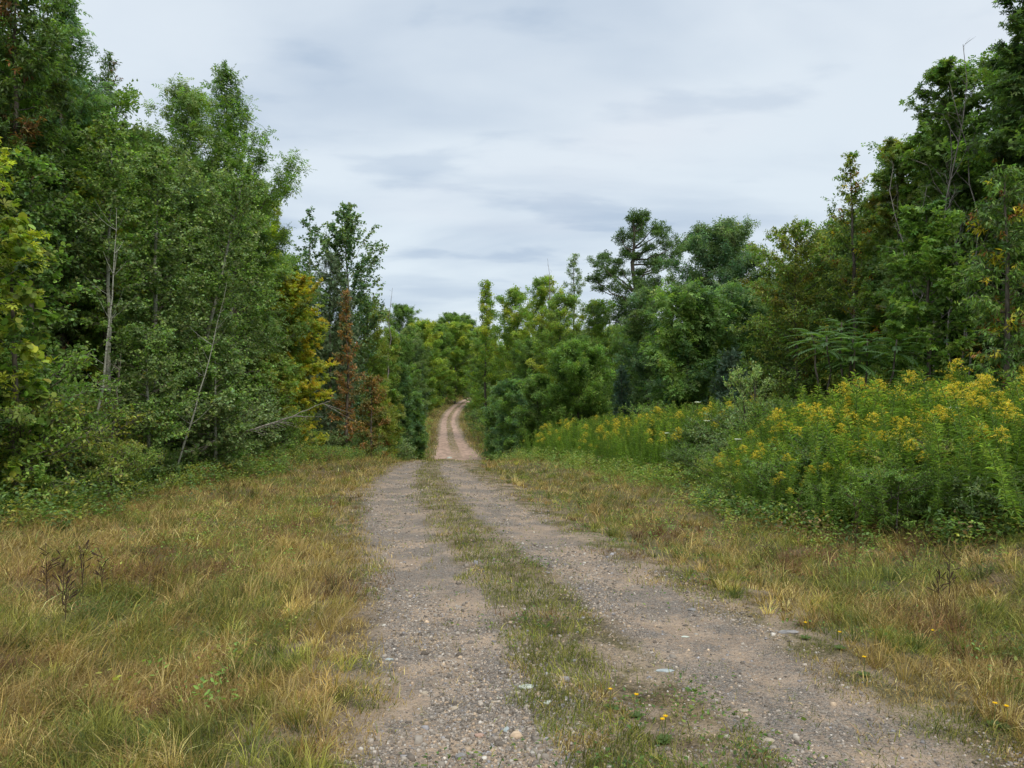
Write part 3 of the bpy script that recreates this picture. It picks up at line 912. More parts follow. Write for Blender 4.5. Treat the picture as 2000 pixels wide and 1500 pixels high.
T('maple_tree', 'maple turning golden yellow beside the road on the left', 560, 535, 29.5, 82, 123, cb=.05, prof='dome', T=T_MAPLE, ls=.13, nl=70, tw=8, lp=9, pal=G_YELL + [((.07, .12, .025), 2)], accent=AUT_Y, af=.8, droop=.35)
T('maple_sapling', 'olive maple sapling under the golden maple', 500, 690, 26, 80, 124, cb=.05, prof='dome', T=T_MAPLE, ls=.11, nl=50, tw=9, lp=8, pal=G_OLIVE + G_MID, accent=AUT_O, af=.12, droop=.3)
T('poplar_tree', 'open poplar with dark leaves outlined on the sky', 618, 408, 41, 52, 125, cb=.2, prof='column', T=T_ROUND, ls=.12, nl=34, tw=7, lp=6, pal=G_DARK + G_BLUE, e0=.9, e1=1.25, droop=.5, gappy=.5, bark=M_PALE)
T('poplar_tree', 'tall upright poplar left of the open sky gap', 682, 402, 43, 70, 126, cb=.15, prof='column', T=T_ROUND, ls=.13, nl=75, tw=7, lp=8, pal=G_BLUE + G_GREY, e0=.9, e1=1.25, droop=.4, bark=M_PALE)
T('pine_tree', 'soft grey-green pine between the golden maple and the rusty tree', 645, 500, 38, 85, 127, cb=.08, prof='cone', T=T_SPRAY, ls=.26, nl=70, tw=7, lp=5, pal=[((.12, .165, .075), 2), ((.10, .145, .07), 2)], e0=.1, e1=.8, mat=M_NEEDLE, droop=.0)
T('rusty_tree', 'narrow young tree with rusty orange dying leaves', 676, 568, 33, 40, 128, cb=.05, prof='spire', T=T_OVAL, ls=.12, nl=44, tw=9, lp=8, pal=[((.36, .18, .07), 3), ((.40, .23, .08), 2), ((.26, .14, .06), 3), ((.15, .17, .06), 3)], e0=.3, e1=1.1, droop=.5, gappy=.6)
T('rusty_sapling', 'low sapling with brown-orange leaves right of the rusty tree', 725, 735, 35, 36, 129, cb=.05, prof='dome', T=T_OVAL, ls=.12, nl=30, tw=9, lp=8, pal=[((.36, .20, .07), 2), ((.17, .18, .05), 4), ((.26, .15, .06), 1)], droop=.4)
T('olive_tree', 'olive green tree at the end of the left wall', 722, 585, 46, 52, 130, cb=.06, prof='dome', T=T_CLUMP, ls=.19, nl=60, tw=7, lp=6, pal=G_OLIVE + G_MID)
T('olive_tree', 'lower olive tree right of it, dropping towards the dip', 758, 645, 53, 30, 131, cb=.06, prof='dome', T=T_CLUMP, ls=.20, nl=50, tw=8, lp=6, pal=G_OLIVE + G_MID)
T('roadside_bush', 'yellowish bush at the lower end of the left wall', 735, 760, 47, 38, 132, cb=.03, prof='dome', T=T_CLUMP, ls=.18, nl=50, tw=8, lp=6, pal=G_OLIVE, accent=AUT_O, af=.12, cat='bush')
T('roadside_bush', 'tall dark green bush left of the red track', 785, 712, 64, 30, 133, cb=.03, prof='cone', T=T_CLUMP, ls=.22, nl=60, tw=7, lp=6, pal=G_BLUE + G_DARK, cat='bush')
T('roadside_bush', 'dark green cone-shaped bush touching the left side of the red track', 815, 770, 66, 26, 134, cb=.03, prof='cone', T=T_CLUMP, ls=.22, nl=50, tw=8, lp=6, pal=G_BLUE + G_MID, cat='bush')

# ---------------- right side
T('layered_tree', 'tall yellow-green tree with tiered boughs right of the road', 952, 553, 88, 48, 140, cb=.12, prof='cone', T=T_CLUMP, ls=.32, nl=44, tw=4.5, lp=6, pal=G_YELL + G_MID, gappy=.3)
T('maple_tree', 'yellow-green maple beside the tiered tree on the right', 1003, 568, 82, 50, 141, cb=.1, prof='dome', T=T_CLUMP, ls=.30, nl=55, tw=4.5, lp=6, pal=G_YELL + G_MID)
T('maple_tree', 'yellow-green maple in front of the bare grey twigs', 1058, 545, 76, 56, 142, cb=.1, prof='dome', T=T_CLUMP, ls=.28, nl=60, tw=4.5, lp=6, pal=G_YELL + G_MID, gappy=.3)
T('thin_tree', 'thin grey-leaved tree left of the dark spreading oak', 1132, 497, 67, 48, 143, cb=.2, prof='cone', T=T_CLUMP, ls=.20, nl=50, tw=4.5, lp=5, pal=G_GREY, gappy=.4, e0=.5)
T('maple_tree', 'light green maple below the thin grey-leaved tree', 1095, 580, 64, 58, 144, cb=.08, prof='dome', T=T_CLUMP, ls=.26, nl=55, tw=5, lp=6, pal=G_YELL + G_MID + G_GREY)
T('maple_tree', 'light green maple left of the dark oak trunk', 1170, 590, 62, 55, 145, cb=.08, prof='dome', T=T_CLUMP, ls=.26, nl=55, tw=5, lp=6, pal=G_MID + G_GREY + G_YELL)
T('roadside_bush', 'dark bush at the right edge of the red track', 978, 772, 63, 36, 146, cb=.02, prof='dome', T=T_CLUMP, ls=.22, nl=50, tw=7, lp=6, pal=G_BLUE + G_MID, cat='bush')
T('roadside_bush', 'green bush behind the left end of the far goldenrod', 1000, 745, 54, 48, 147, cb=.02, prof='dome', T=T_CLUMP, ls=.20, nl=55, tw=7, lp=6, pal=G_MID + G_BLUE, cat='bush')
T('bright_bush', 'broad fresh green bush in the middle of the right side', 1130, 672, 42, 75, 148, cb=.03, prof='dome', T=T_CLUMPL, ls=.22, nl=65, tw=7, lp=7, pal=G_MID + [((.075, .15, .03), 3)], cat='bush')
T('roadside_bush', 'darker bush left of the broad fresh green bush', 1050, 735, 44, 50, 149, cb=.02, prof='dome', T=T_CLUMP, ls=.18, nl=50, tw=8, lp=6, pal=G_MID + G_DARK, cat='bush')
T('grey_tree', 'grey-green tree in front of the dark oak trunk', 1265, 565, 47, 68, 150, cb=.05, prof='dome', T=T_CLUMP, ls=.19, nl=70, tw=6, lp=7, pal=G_GREY + G_DARK + G_BLUE)
T('willow_tree', 'rounded tall tree with narrow hanging leaves against the sky', 1408, 436, 40, 95, 151, cb=.1, prof='round', T=T_CLUMPL, ls=.24, nl=90, tw=7, lp=7, pal=G_BLUE + G_GREY + [((.05, .10, .045), 3)], droop=.7, e0=.2, e1=1.2)
T('walnut_tree', 'fresh green tree with long drooping leaflets, mid right', 1345, 560, 33, 85, 152, cb=.05, prof='dome', T=T_ASH, ls=.30, nl=70, tw=6, lp=6, pal=G_MID + [((.05, .11, .035), 3)], droop=.5)
T('walnut_tree', 'green tree right of the fresh green one, below the rounded tall tree', 1430, 560, 34, 70, 153, cb=.05, prof='dome', T=T_ASH, ls=.28, nl=60, tw=6, lp=6, pal=G_MID + G_BLUE, droop=.4)
T('elm_tree', 'olive tree with ragged top left of the sumac', 1555, 440, 27, 108, 154, cb=.04, prof='dome', T=T_LEAF6, ls=.11, nl=80, tw=8, lp=9, pal=G_OLIVE + G_MID, accent=[(.20, .17, .03)], af=.1, droop=.5)
T('birch_tree', 'slim pointed tree with yellowing leaves in the right wall', 1662, 300, 24, 92, 155, cb=.1, prof='spire', T=T_LEAF6, ls=.10, nl=70, tw=8, lp=9, pal=G_OLIVE + G_MID, accent=AUT_Y + AUT_O, af=.13, droop=.6, e0=.3, e1=1.2)
T('maple_tree', 'dark maple with lobed leaves reaching high on the right', 1850, 125, 19.5, 105, 156, cb=.08, prof='dome', T=T_MAPLE, ls=.13, nl=85, tw=8, lp=8, pal=G_DARK + G_MID, droop=.3)
T('maple_tree', 'dark maple left of the high maple, on the right side', 1772, 275, 21.5, 80, 157, cb=.06, prof='dome', T=T_MAPLE, ls=.13, nl=65, tw=8, lp=8, pal=G_DARK + G_MID + G_OLIVE, accent=[(.16, .15, .03)], af=.1, droop=.3)
T('maple_tree', 'tall maple cut by the right edge of the photo', 2010, -40, 16.2, 120, 158, cb=.06, prof='dome', T=T_MAPLE, ls=.12, nl=85, tw=9, lp=9, pal=G_DARK + [((.045, .085, .025), 3)], accent=[(.18, .12, .03)], af=.04, droop=.3)
T('maple_sapling', 'lighter maple sapling with layered lobed leaves, right', 1808, 405, 15.6, 88, 159, cb=.06, prof='dome', T=T_MAPLE, ls=.11, nl=50, tw=9, lp=8, pal=G_MID + [((.06, .13, .03), 3)], droop=.2, e0=.0, e1=.9)
T('cherry_sapling', 'sapling with hanging leaves and orange flecks at the right edge', 1960, 330, 13, 85, 160, cb=.1, prof='dome', T=T_LANCE, ls=.11, nl=50, tw=11, lp=10, pal=G_MID + G_DARK, accent=AUT_O + AUT_Y, af=.12, droop=.9)
T('spruce_sapling', 'small blue-green spruce behind the pale willow shrub', 1425, 690, 24, 55, 161, cb=.04, prof='cone', T=T_SPRAY, ls=.17, nl=50, tw=11, lp=5, pal=[((.060, .105, .065), 2), ((.072, .12, .072), 2)], e0=-.1, e1=.5, mat=M_NEEDLE, droop=0)
T('spruce_sapling', 'small dark spruce low in the middle of the right side', 1215, 720, 36, 30, 162, cb=.04, prof='cone', T=T_SPRAY, ls=.2, nl=45, tw=9, lp=5, pal=[((.055, .098, .06), 2), ((.062, .11, .066), 2)], e0=-.1, e1=.5, mat=M_NEEDLE, droop=0)

# the dark oak that stands above everything on the right: separate leaf clouds on crooked limbs
def oak():
    H = height_for(408, 1243, 58); rg = np.random.default_rng(7)
    A = Acc()
    f = 58 / 1450.0
    # boughs as (dx px, y px from, dx px, y px to) of the silhouette, given real depth too
    base = height_for(750, 1243, 58)     # height of the eye line above the foot
    def hz(py): return (750 - py) * f + base
    tx = [(0, 930), (-2, 700), (4, 600), (-8, 520), (-4, 470), (-6, 425)]
    TP = np.array([[dx * f, 0, hz(py)] for dx, py in tx]); TP[0, 2] = -.2
    s = np.linspace(0, 1, 24); k = np.linspace(0, 1, len(TP))
    TPi = np.stack([np.interp(s, k, TP[:, j]) for j in range(3)], 1)
    v, q = tubes(TPi[None], (.24 * (1 - s) + .05)[None], 9); A.add(v, q)
    blobs = [  # end dx, end py, start py, radius px, depth
        (6, 418, 450, 15, 0), (22, 424, 452, 10, 1), (-6, 432, 455, 10, 0),
        (0, 450, 478, 20, 1), (28, 448, 480, 17, -1), (48, 452, 490, 15, 0), (66, 462, 500, 14, 1), (80, 476, 505, 11, 0),
        (-28, 468, 500, 16, 0), (-14, 482, 505, 15, 1), (12, 486, 510, 13, -1), (-4, 500, 520, 13, 0),
        (52, 496, 530, 14, 1), (70, 500, 530, 12, -1), (84, 484, 520, 9, 0), (38, 512, 540, 15, 0), (72, 512, 540, 10, 1), (30, 528, 555, 13, -1),
        (-40, 512, 560, 15, 0), (-62, 505, 560, 13, 1), (-74, 522, 570, 14, -1), (-56, 532, 575, 13, 0), (-30, 530, 565, 14, 1),
        (-86, 540, 580, 12, 0), (-70, 556, 590, 12, 1), (-48, 566, 600, 14, -1), (10, 545, 580, 17, 0), (26, 560, 590, 18, 1), (-12, 560, 590, 18, -1),
        (44, 548, 580, 12, 0), (-25, 590, 620, 22, 0), (20, 590, 620, 24, 1), (0, 620, 650, 30, 0), (40, 625, 650, 24, -1), (-40, 620, 650, 24, 1)]
    Ps = []; Ds = []
    pts = []
    for dx, py, ps, r, dep in blobs:
        e = np.array([dx * f, dep * rg.uniform(.8, 2.2), hz(py)])
        j = np.argmin(np.abs(TPi[:, 2] - hz(ps)))
        b = TPi[j]
        ss = np.linspace(0, 1, 8)[:, None]
        m = b * (1 - ss) + e * ss
        m[:, 2] -= np.sin(ss[:, 0] * pi) * abs(dx) * f * .12
        m[1:-1] += rg.normal(0, .07, (6, 3))
        v, q = tubes(m[None], (.06 * (1 - ss[:, 0]) + .02)[None], 5); A.add(v, q)
        nn = int(22 * r)
        R = r * f
        ns = 9; sub = rg.normal(0, .62, (ns, 3)) * R * np.array([1.1, 1.1, .85]); si = rg.integers(0, ns, nn)
        off = norm(rg.normal(0, 1, (nn, 3))) * rg.random(nn)[:, None] ** .5 * R * .5 + sub[si]
        pts.append(e + off)
        # a few leaves along the bough
        na = 10
        t = rg.uniform(.45, .95, na)[:, None]
        pts.append(b * (1 - t) + e * t + rg.normal(0, .16, (na, 3)))
    wood = A.mesh('trunk', M_BARK, smooth=True)
    P = np.concatenate(pts); n = len(P)
    D = rg.normal(0, 1, (n, 3)); D[:, 2] -= .1
    N = np.array([0, 0, 1.]) + rg.normal(0, .5, (n, 3))
    C = colours(rg, n, G_DARK + [((.045, .08, .03), 2)]) * np.exp(rg.normal(0, .2, n))[:, None]
    v, q, c = leaves(P, D, N, rg.uniform(.13, .24, n), T_CLUMP, C)
    return wood, quad_mesh('crown', v, q, M_LEAF, c)
place('oak_tree', 'dark spreading oak rising alone above the right tree line', 'tree', 1243, 58, oak())

# ---------------- second rows and far wood: copies of a few kinds
protos = []
def proto(i, **kw):
    return grow(200 + i, **kw)
BK = dict(T=T_CLUMP, twigs=False)
kinds = [
    ('maple_tree', proto(0, H=12, R=2.6, cb=.08, prof='dome', ls=.22, nl=70, tw=5, lp=7, pal=G_DARK + G_MID, **BK)),
    ('ash_tree', proto(1, H=12, R=2.2, cb=.08, prof='spire', ls=.22, nl=70, tw=5.5, lp=7, pal=G_MID + G_GREY, **BK)),
    ('poplar_tree', proto(2, H=12, R=2.4, cb=.06, prof='column', ls=.20, nl=75, tw=5.5, lp=7, pal=G_GREY + G_DARK, **BK)),
    ('maple_tree', proto(3, H=12, R=2.8, cb=.08, prof='dome', ls=.24, nl=70, tw=5, lp=7, pal=G_YELL + G_MID + G_MID, **BK)),
    ('spruce_tree', grow(204, 12, 2.0, cb=.06, prof='cone', T=T_SPRAY, ls=.42, nl=90, tw=6, lp=5, pal=[((.05, .092, .045), 2), ((.06, .11, .052), 2)], e0=-.1, e1=.5, mat=M_NEEDLE, droop=0, twigs=False)),
]
first = {}
def back(kind, X, Y, H, wf, label, group, rz):
    name, me = kinds[kind]
    z = float(ground_z(X, Y))
    sc = (H / 12 * wf, H / 12 * wf, H / 12)
    if kind not in first:
        r = empty(name, label, 'tree', (X, Y, z), rz, sc, group)
        add_tree_parts(r, me)
        first[kind] = r
        return r
    return dup(first[kind], (X, Y, z), rz, sc, label, group)

rb = np.random.default_rng(77)
def topline_left(px):
    return np.interp(px, [-300, 0, 150, 225, 345, 445, 520, 560, 590, 690, 735, 760], [-60, 0, 90, 190, 240, 300, 420, 520, 560, 560, 640, 660])
def topline_right(px):
    return np.interp(px, [930, 1000, 1100, 1200, 1330, 1400, 1500, 1600, 1700, 1800, 1900, 2000, 2300], [640, 620, 610, 600, 590, 530, 530, 460, 370, 280, 180, 60, 0])
# second row left
for Y, X in [(14, -12.3), (17, -12.6), (20, -12.2), (23.5, -12.5), (27, -12.6), (30.5, -12.4), (34, -12.3), (38, -12.2), (43, -12.2), (48, -12.6), (54, -12.4), (60, -13)]:
    X += rb.normal() * .4
    px = 1000 + X / Y * 1450
    H = EYE + (750 - float(topline_left(px)) - rb.uniform(45, 110)) / 1450 * Y - float(ground_z(X, Y))
    back(int(rb.integers(0, 3)), X, Y, H, min(1.0, 2.1 / (2.4 * H / 12)), 'second-row tree of the left wood, ' + ('behind the near poplars' if Y < 24 else 'behind the tall ash and golden maple' if Y < 36 else 'behind the tall upright poplar and rusty tree'), 'second-row trees of the left wood', rb.random() * 6.28)
for Y, X in [(17, -16), (22, -16.2), (27, -16.5), (32, -16), (38, -16), (45, -16), (53, -16), (62, -17)]:
    px = 1000 + X / Y * 1450
    H = EYE + (750 - float(topline_left(px)) - 60) / 1450 * Y - float(ground_z(X, Y))
    back(int(rb.integers(0, 3)), X, Y, H, min(1.0, 2.6 / (2.4 * H / 12)), 'deep-shaded tree far inside the left wood', 'inner trees of the left wood', rb.random() * 6.28)
# second row right
for Y, X in [(14.5, 12.2), (18, 13.2), (20, 11.6), (23, 12.8), (26, 12.6), (29, 12.6), (32, 12.2), (36, 12.4), (40, 10), (44, 14), (48, 12), (52, 8.5), (55, 13.5), (58, 5.2), (66, 9), (70, 2.2), (74, 13), (80, 6)]:
    X += rb.normal() * .3
    px = 1000 + X / Y * 1450
    H = EYE + (750 - float(topline_right(px)) - (rb.uniform(-10, 30) if px > 1500 else rb.uniform(30, 90))) / 1450 * Y - float(ground_z(X, Y))
    back(int(rb.integers(0, 4)) if px < 1250 else int(rb.integers(0, 3)), X, Y, H, min(1.0, 2.6 / (2.5 * H / 12)), 'second-row tree of the right wood, ' + ('behind the high dark maples' if Y < 21 else 'behind the olive ragged tree and the slim pointed one' if Y < 33 else 'around the rounded tall tree' if X > 9.9 and Y < 56 else 'around the dark spreading oak'), 'second-row trees of the right wood', rb.random() * 6.28)
for Y, X in [(18, 16.5), (23, 17), (29, 17), (35, 17), (42, 18), (50, 18), (60, 19), (72, 18), (85, 15), (95, 9)]:
    px = 1000 + X / Y * 1450
    H = EYE + (750 - float(topline_right(px)) - 70) / 1450 * Y - float(ground_z(X, Y))
    back(int(rb.integers(0, 3)), X, Y, max(H, 7), min(1.2, 3.0 / (2.5 * H / 12)), 'deep-shaded tree far inside the right wood', 'inner trees of the right wood', rb.random() * 6.28)
# far left wood along the red track, towards the bend
far = [
    (772, 655, 78, 0, 1.0, 'dark maple just beyond the left wall, above the cone-shaped bush'),
    (800, 640, 98, 2, 1.0, 'grey-green tree left of the red track, halfway up the far slope'),
    (782, 700, 84, 4, 0.9, 'dark spruce at the foot of the far slope, left of the track'),
    (832, 628, 130, 3, 1.0, 'yellow-green maple crown in the far left wood'),
    (816, 690, 108, 4, 0.9, 'dark spruce beside the upper bend of the track'),
    (846, 640, 150, 0, 1.1, 'dark maple above the bend of the track'),
    (790, 597, 190, 0, 1.0, 'lone dark round crown standing above the far left tree line'),
    (888, 632, 165, 3, 1.2, 'yellow-green maple right above the bend of the track'),
    (852, 700, 150, 4, 1.0, 'shaded spruce at the top of the track, left of the bend'),
    (886, 612, 235, 0, 1.2, 'far dark crown poking up at the end of the road'),
    (905, 650, 190, 2, 1.2, 'grey-green tree closing the view at the end of the road'),
    (945, 660, 150, 0, 1.0, 'dark tree behind the tiered tree, right of the track'),
    (925, 720, 225, 4, 1.2, 'dark spruce where the track vanishes round the bend'),
    (948, 700, 120, 0, 0.9, 'green tree at the inside of the bend'),
    (958, 735, 98, 2, 0.9, 'bushy tree right of the upper track'),
    (938, 640, 215, 3, 1.2, 'yellow-green far crown right of the end of the road'),
    (860, 628, 225, 1, 1.2, 'distant ash left of the far dark crown'),
    (825, 645, 150, 1, 1.2, 'ash in the second rank of the far left wood'),
    (905, 618, 290, 0, 1.2, 'most distant dark crown on the horizon'),
    (840, 632, 285, 0, 1.2, 'distant dark crown left of the horizon gap'),
]
for px, py, Y, kd, wf, lab in far:
    X = (px - 1000) / 1450 * Y
    H = height_for(py, px, Y)
    back(kd, X, Y, H, wf * min(1, 4.6 / (2.5 * H / 12)), lab, None, rb.random() * 6.28)
# wood behind everything
k = 0
for Y, x0, x1 in [(105, -24, -19), (125, -28, -19), (125, 2, 24), (150, -34, -20), (150, 0, 30), (185, -44, -20), (185, 0, 40), (225, -55, 50), (270, -60, 60)]:
    X = x0
    while X <= x1:
        px = 1000 + X / Y * 1450
        ty = 668 if px < 1000 else 650
        H = EYE + (750 - ty + rb.uniform(-14, 14)) / 1450 * Y - float(ground_z(X, Y))
        back([0, 3, 2, 1][k % 4], X + rb.normal(), Y + rb.normal() * 3, max(H, 9), 1.25, 'distant tree in the wood that closes off the far slope', 'distant trees beyond the dip', rb.random() * 6.28)
        k += 1
        X += 5.5 + rb.random() * 2

# ---------------- bare and dead wood
def bare(seed, H, R, nl=22, tw=5, cb=.3, lean=(0, 0), e0=.9, e1=1.2, tr=.06, mat=None, stems=1, wander=.012):
    me = grow(seed, H, R, cb=cb, prof='spire', nl=nl, tw=tw, lp=0, tl=.8, pal=G_DARK, e0=e0, e1=e1, lean=lean, trunk_r=tr, bark=mat or M_DEAD, stems=stems, wander=wander)
    return me
def D_(label, px, py, Y, hw, seed, **kw):
    return place('dead_tree', label, 'dead tree', px, Y, bare(seed, height_for(py, px, Y), wpx(hw, Y), **kw))
D_('bare grey dead tree in front of the high dark maple', 1862, 115, 17.6, 60, 301, nl=44, tw=6, lean=(.012, 0), tr=.04, cb=.35, stems=4, wander=.022)
D_('second bare stem close left of the bare grey dead tree', 1812, 300, 17.2, 45, 302, nl=22, tw=6, tr=.022, cb=.3, stems=2, wander=.025)
D_('bare twiggy treetop among the yellow-green maples', 1092, 503, 70, 22, 303, nl=24, tw=3, tr=.12)
D_('leaning bare stem above the end of the left wall', 742, 562, 50, 12, 304, nl=8, tw=3, lean=(.06, 0), tr=.07, cb=.7)

# pale dead stem leaning out of the left bushes
def leaning_stem():
    A = Acc(); rg = np.random.default_rng(9)
    Y0, Y1 = 19.0, 20.5
    a = np.array([(415 - 1000) / 1450 * Y0, Y0, EYE - (862 - 750) / 1450 * Y0])
    b = np.array([(645 - 1000) / 1450 * Y1, Y1, EYE - (783 - 750) / 1450 * Y1])
    s = np.linspace(0, 1, 16)[:, None]
    m = a * (1 - s) + b * s; m[:, 2] += -.06 * np.sin(s[:, 0] * pi) + rg.normal(0, .012, 16)
    z0 = float(ground_z(a[0] - .5, a[1]))
    root = np.array([[a[0] - .9, a[1] + .2, z0 - .05], [a[0] - .5, a[1] + .1, (z0 + a[2]) / 2 + .05]])
    m = np.concatenate([root, m])
    v, q = tubes(m[None], np.linspace(.034, .006, len(m))[None], 8); A.add(v, q)
    for i in range(17):
        j = rg.integers(6, 17); p0 = m[j]
        d = norm(np.array([1, rg.normal() * .5, rg.choice([-.35, .45, .2]) + rg.normal() * .15]))
        L = rg.uniform(.4, 1.1); t = np.linspace(0, 1, 7)[:, None]
        p = p0 + d * L * t; p[:, 2] -= .25 * L * t[:, 0] ** 2 * np.sign(-d[2]) * -1 if d[2] > 0 else 0
        v, q = tubes(p[None], np.linspace(.010, .003, 7)[None], 4); A.add(v, q)
    return A.mesh('leaning_sapling', M_DEAD, True)
tag(obj('leaning_dead_sapling', leaning_stem()), 'pale dead stem leaning out over the left verge', 'dead branch')
def twigs_stem(px0, py0, px1, py1, Y, r, label, mat):
    a = np.array([(px0 - 1000) / 1450 * Y, Y, float(ground_z((px0 - 1000) / 1450 * Y, Y)) - .1])
    b = np.array([(px1 - 1000) / 1450 * Y, Y + .3, EYE + (750 - py1) / 1450 * Y])
    A = Acc(); rg = np.random.default_rng(int(px0)); s = np.linspace(0, 1, 14)
    m = a * (1 - s[:, None]) + b * s[:, None]; m[:, 0] += .10 * np.sin(s * 3) + rg.normal(0, .02, 14)
    v, q = tubes(m[None], np.linspace(r, r * .14, 14)[None], 8); A.add(v, q)
    m[:, 1] += rg.normal(0, .02, 14)
    for i in range(16):
        j = rg.integers(3, 13); d = norm(np.array([rg.normal(), rg.normal() * .6, .7])); t = np.linspace(0, 1, 6)[:, None]
        L = rg.uniform(.2, .7); p = m[j] + d * L * t + np.array([0, 0, .25 * L]) * t ** 2
        v, q = tubes(p[None], np.linspace(.007, .002, 6)[None], 4); A.add(v, q)
    tag(obj('aspen_sapling', A.mesh('bare_stem', mat, True)), label, 'tree stem')
twigs_stem(163, 870, 214, 400, 14.9, .033, 'pale curved aspen stem standing clear before the left woods', M_PALE)
twigs_stem(330, 880, 432, 548, 17.6, .028, 'thin grey stem slanting right before the poplars', M_PALE)
twigs_stem(196, 880, 214, 700, 14.6, .022, 'thin dark stem beside the foot of the pale aspen stem', M_BARK)

# ---------------- sumac
def sumac(seed, H, nst=3, spread=.7, nf=15, fl=.62):
    rg = np.random.default_rng(seed); A = Acc(); P = []; D = []; N = []; Sz = []
    for i in range(nst):
        az = i * 2.4 + seed; off = np.array([cos(az), sin(az), 0]) * spread * rg.uniform(.3, 1)
        top = off * 1.5 + np.array([0, 0, H * rg.uniform(.72, 1)])
        s = np.linspace(0, 1, 9)[:, None]; m = off * .25 * (1 - s) + top * s; m[1:-1] += rg.normal(0, .03, (7, 3)); m[0, 2] = -.1
        v, q = tubes(m[None], np.linspace(.035, .014, 9)[None], 7); A.add(v, q)
        for k in range(nf):
            a = k * 2.4; t = k / nf
            P.append(m[-1] - np.array([0, 0, .35 * (1 - t)]))
            D.append([cos(a), sin(a), .15 + .9 * t]); N.append([-cos(a) * .5, -sin(a) * .5, 1]); Sz.append(fl * rg.uniform(.8, 1.15))
    P = np.array(P); D = np.array(D, float); N = np.array(N, float)
    C = colours(rg, len(P), [((.085, .155, .032), 2), ((.065, .13, .03), 3), ((.11, .19, .035), 1)]) * np.exp(rg.normal(0, .15, len(P)))[:, None]
    v, q, c = leaves(P, D, N, np.array(Sz), T_FROND, C)
    return A.mesh('trunk', M_BARK, True), quad_mesh('crown', v, q, M_LEAF, c)
place('sumac_bush', 'sumac with long feather-shaped fronds above the goldenrod', 'bush', 1688, 15.2, sumac(1, 2.8, 4, .45, 16, .52), crown_name='fronds')
place('sumac_bush', 'taller sumac behind, its drooping fronds left of the lighter maple', 'bush', 1640, 16.2, sumac(4, 3.3, 5, .6, 15, .52), crown_name='fronds')
place('sumac_bush', 'low sumac right of the big frond rosette', 'bush', 1768, 14.8, sumac(2, 2.2, 5, .55, 13, .48), crown_name='fronds')

# pale willow shrub
WS = grow(401, 2.5, .42, cb=.12, prof='column', T=T_LEAF6, ls=.06, nl=24, tw=16, lp=9, tl=.5, pal=[((.34, .42, .17), 2), ((.27, .36, .13), 2)], e0=.9, e1=1.3, droop=-.2, stems=4, trunk_r=.03, up=2)
place('willow_shrub', 'pale yellow-green willow shrub with upright shoots at the end of the goldenrod', 'shrub', 1468, 17.5, WS)

# ---------------- herbs and low bushes at the wood edges
def shrub(seed, H, R, pal, T=T_OVAL, ls=.05, **kw):
    return grow(seed, H, R, cb=.04, prof='bush', T=T, ls=ls, nl=26, tw=16, lp=8, tl=.35, pal=pal, e0=.3, e1=1.2, stems=3, trunk_r=.02, **kw)
low = [shrub(411, 1.5, .9, G_MID), shrub(412, 1.3, .9, G_GREY, T_ROUND, .045), shrub(413, 1.2, .8, G_OLIVE + G_MID), shrub(414, 1.2, .8, G_DARK + G_MID)]
names_low = ['bramble_bush', 'poplar_shoot', 'dogwood_bush', 'bramble_bush']
firstlow = {}
def put_low(kd, X, Y, s, label, group, rz):
    z = float(ground_z(X, Y))
    if kd not in firstlow:
        r = empty(names_low[kd], label, 'bush', (X, Y, z), rz, (s, s, s), group)
        obj('stems', low[kd][0][0], r); obj('twigs', low[kd][0][1], r); obj('foliage', low[kd][1], r); firstlow[kd] = r; return
    dup(firstlow[kd], (X, Y, z), rz, (s, s, s), label, group)
for i, Y in enumerate(np.concatenate([np.arange(11.5, 40, 1.15)])):
    X = -8.6 + rb.normal() * .35 + .2 * np.sin(Y)
    if Y > 33: X = -7.6
    put_low(int(rb.integers(0, 4)), X, Y, rb.uniform(.6, 1.15), 'low leafy bush at the foot of the left woods', 'low bushes at the foot of the left woods', rb.random() * 6.28)
for Y, X, s_ in [(11.8, -8.2, 1.5), (12.8, -8.7, 1.8), (13.8, -8.9, 1.6), (15, -9, 1.8), (16.5, -9.1, 1.7), (18.5, -9.2, 1.9), (21, -9.2, 1.8), (23.5, -9.1, 1.7), (26, -9, 1.7), (28.5, -8.8, 1.5)]:
    put_low(int(rb.integers(0, 3)), X, Y, s_, 'head-high leafy bush in the front edge of the left woods', 'head-high bushes in the left woods', rb.random() * 6.28)
for i in range(12):
    Y = rb.uniform(13, 36)
    put_low(int(rb.integers(0, 4)), -9.8 + rb.normal() * .4, Y, rb.uniform(1.0, 1.7), 'low leafy bush at the foot of the left woods', 'low bushes at the foot of the left woods', rb.random() * 6.28)
for Y, X in [(16, 8.6), (18, 8.2), (19.5, 7.3), (21, 6.6), (22, 8), (23.5, 6.4), (25, 5.5), (25, 8.2), (28, 7), (31, 6), (34, 5), (34, 8), (37, 3.2), (38, 6.5), (17, 6.3), (18.6, 5.6), (20, 5.2), (15, 9.4), (13.5, 9.8), (16.4, 4.9), (17.6, 4.7), (18.7, 4.5), (17.2, 5.4)]:
    put_low([0, 3, 3, 1][int(rb.integers(0, 4))], X, Y, rb.uniform(.9, 1.4) * (.62 if X < 5.45 and Y < 19 else 1), 'dark leafy bush between the goldenrod and the right woods', 'low bushes on the right', rb.random() * 6.28)
for Y, X in [(55, -9.2), (60, -9.6), (70, -11.2), (80, -12.8), (90, -14.2), (105, -17), (120, -18.5), (60, -.2), (68, -.6), (75, -1.2), (85, -2.2), (97, -3.0), (110, -5), (125, -6), (140, -7), (155, -6.6), (170, -6.0), (185, -4.5), (150, -16), (170, -16), (190, -15)]:
    put_low(int(rb.integers(0, 4)), X, Y, rb.uniform(2.0, 3.2) if Y > 75 else rb.uniform(1.3, 2), 'green bush along the red track in the dip', 'bushes along the far track', rb.random() * 6.28)

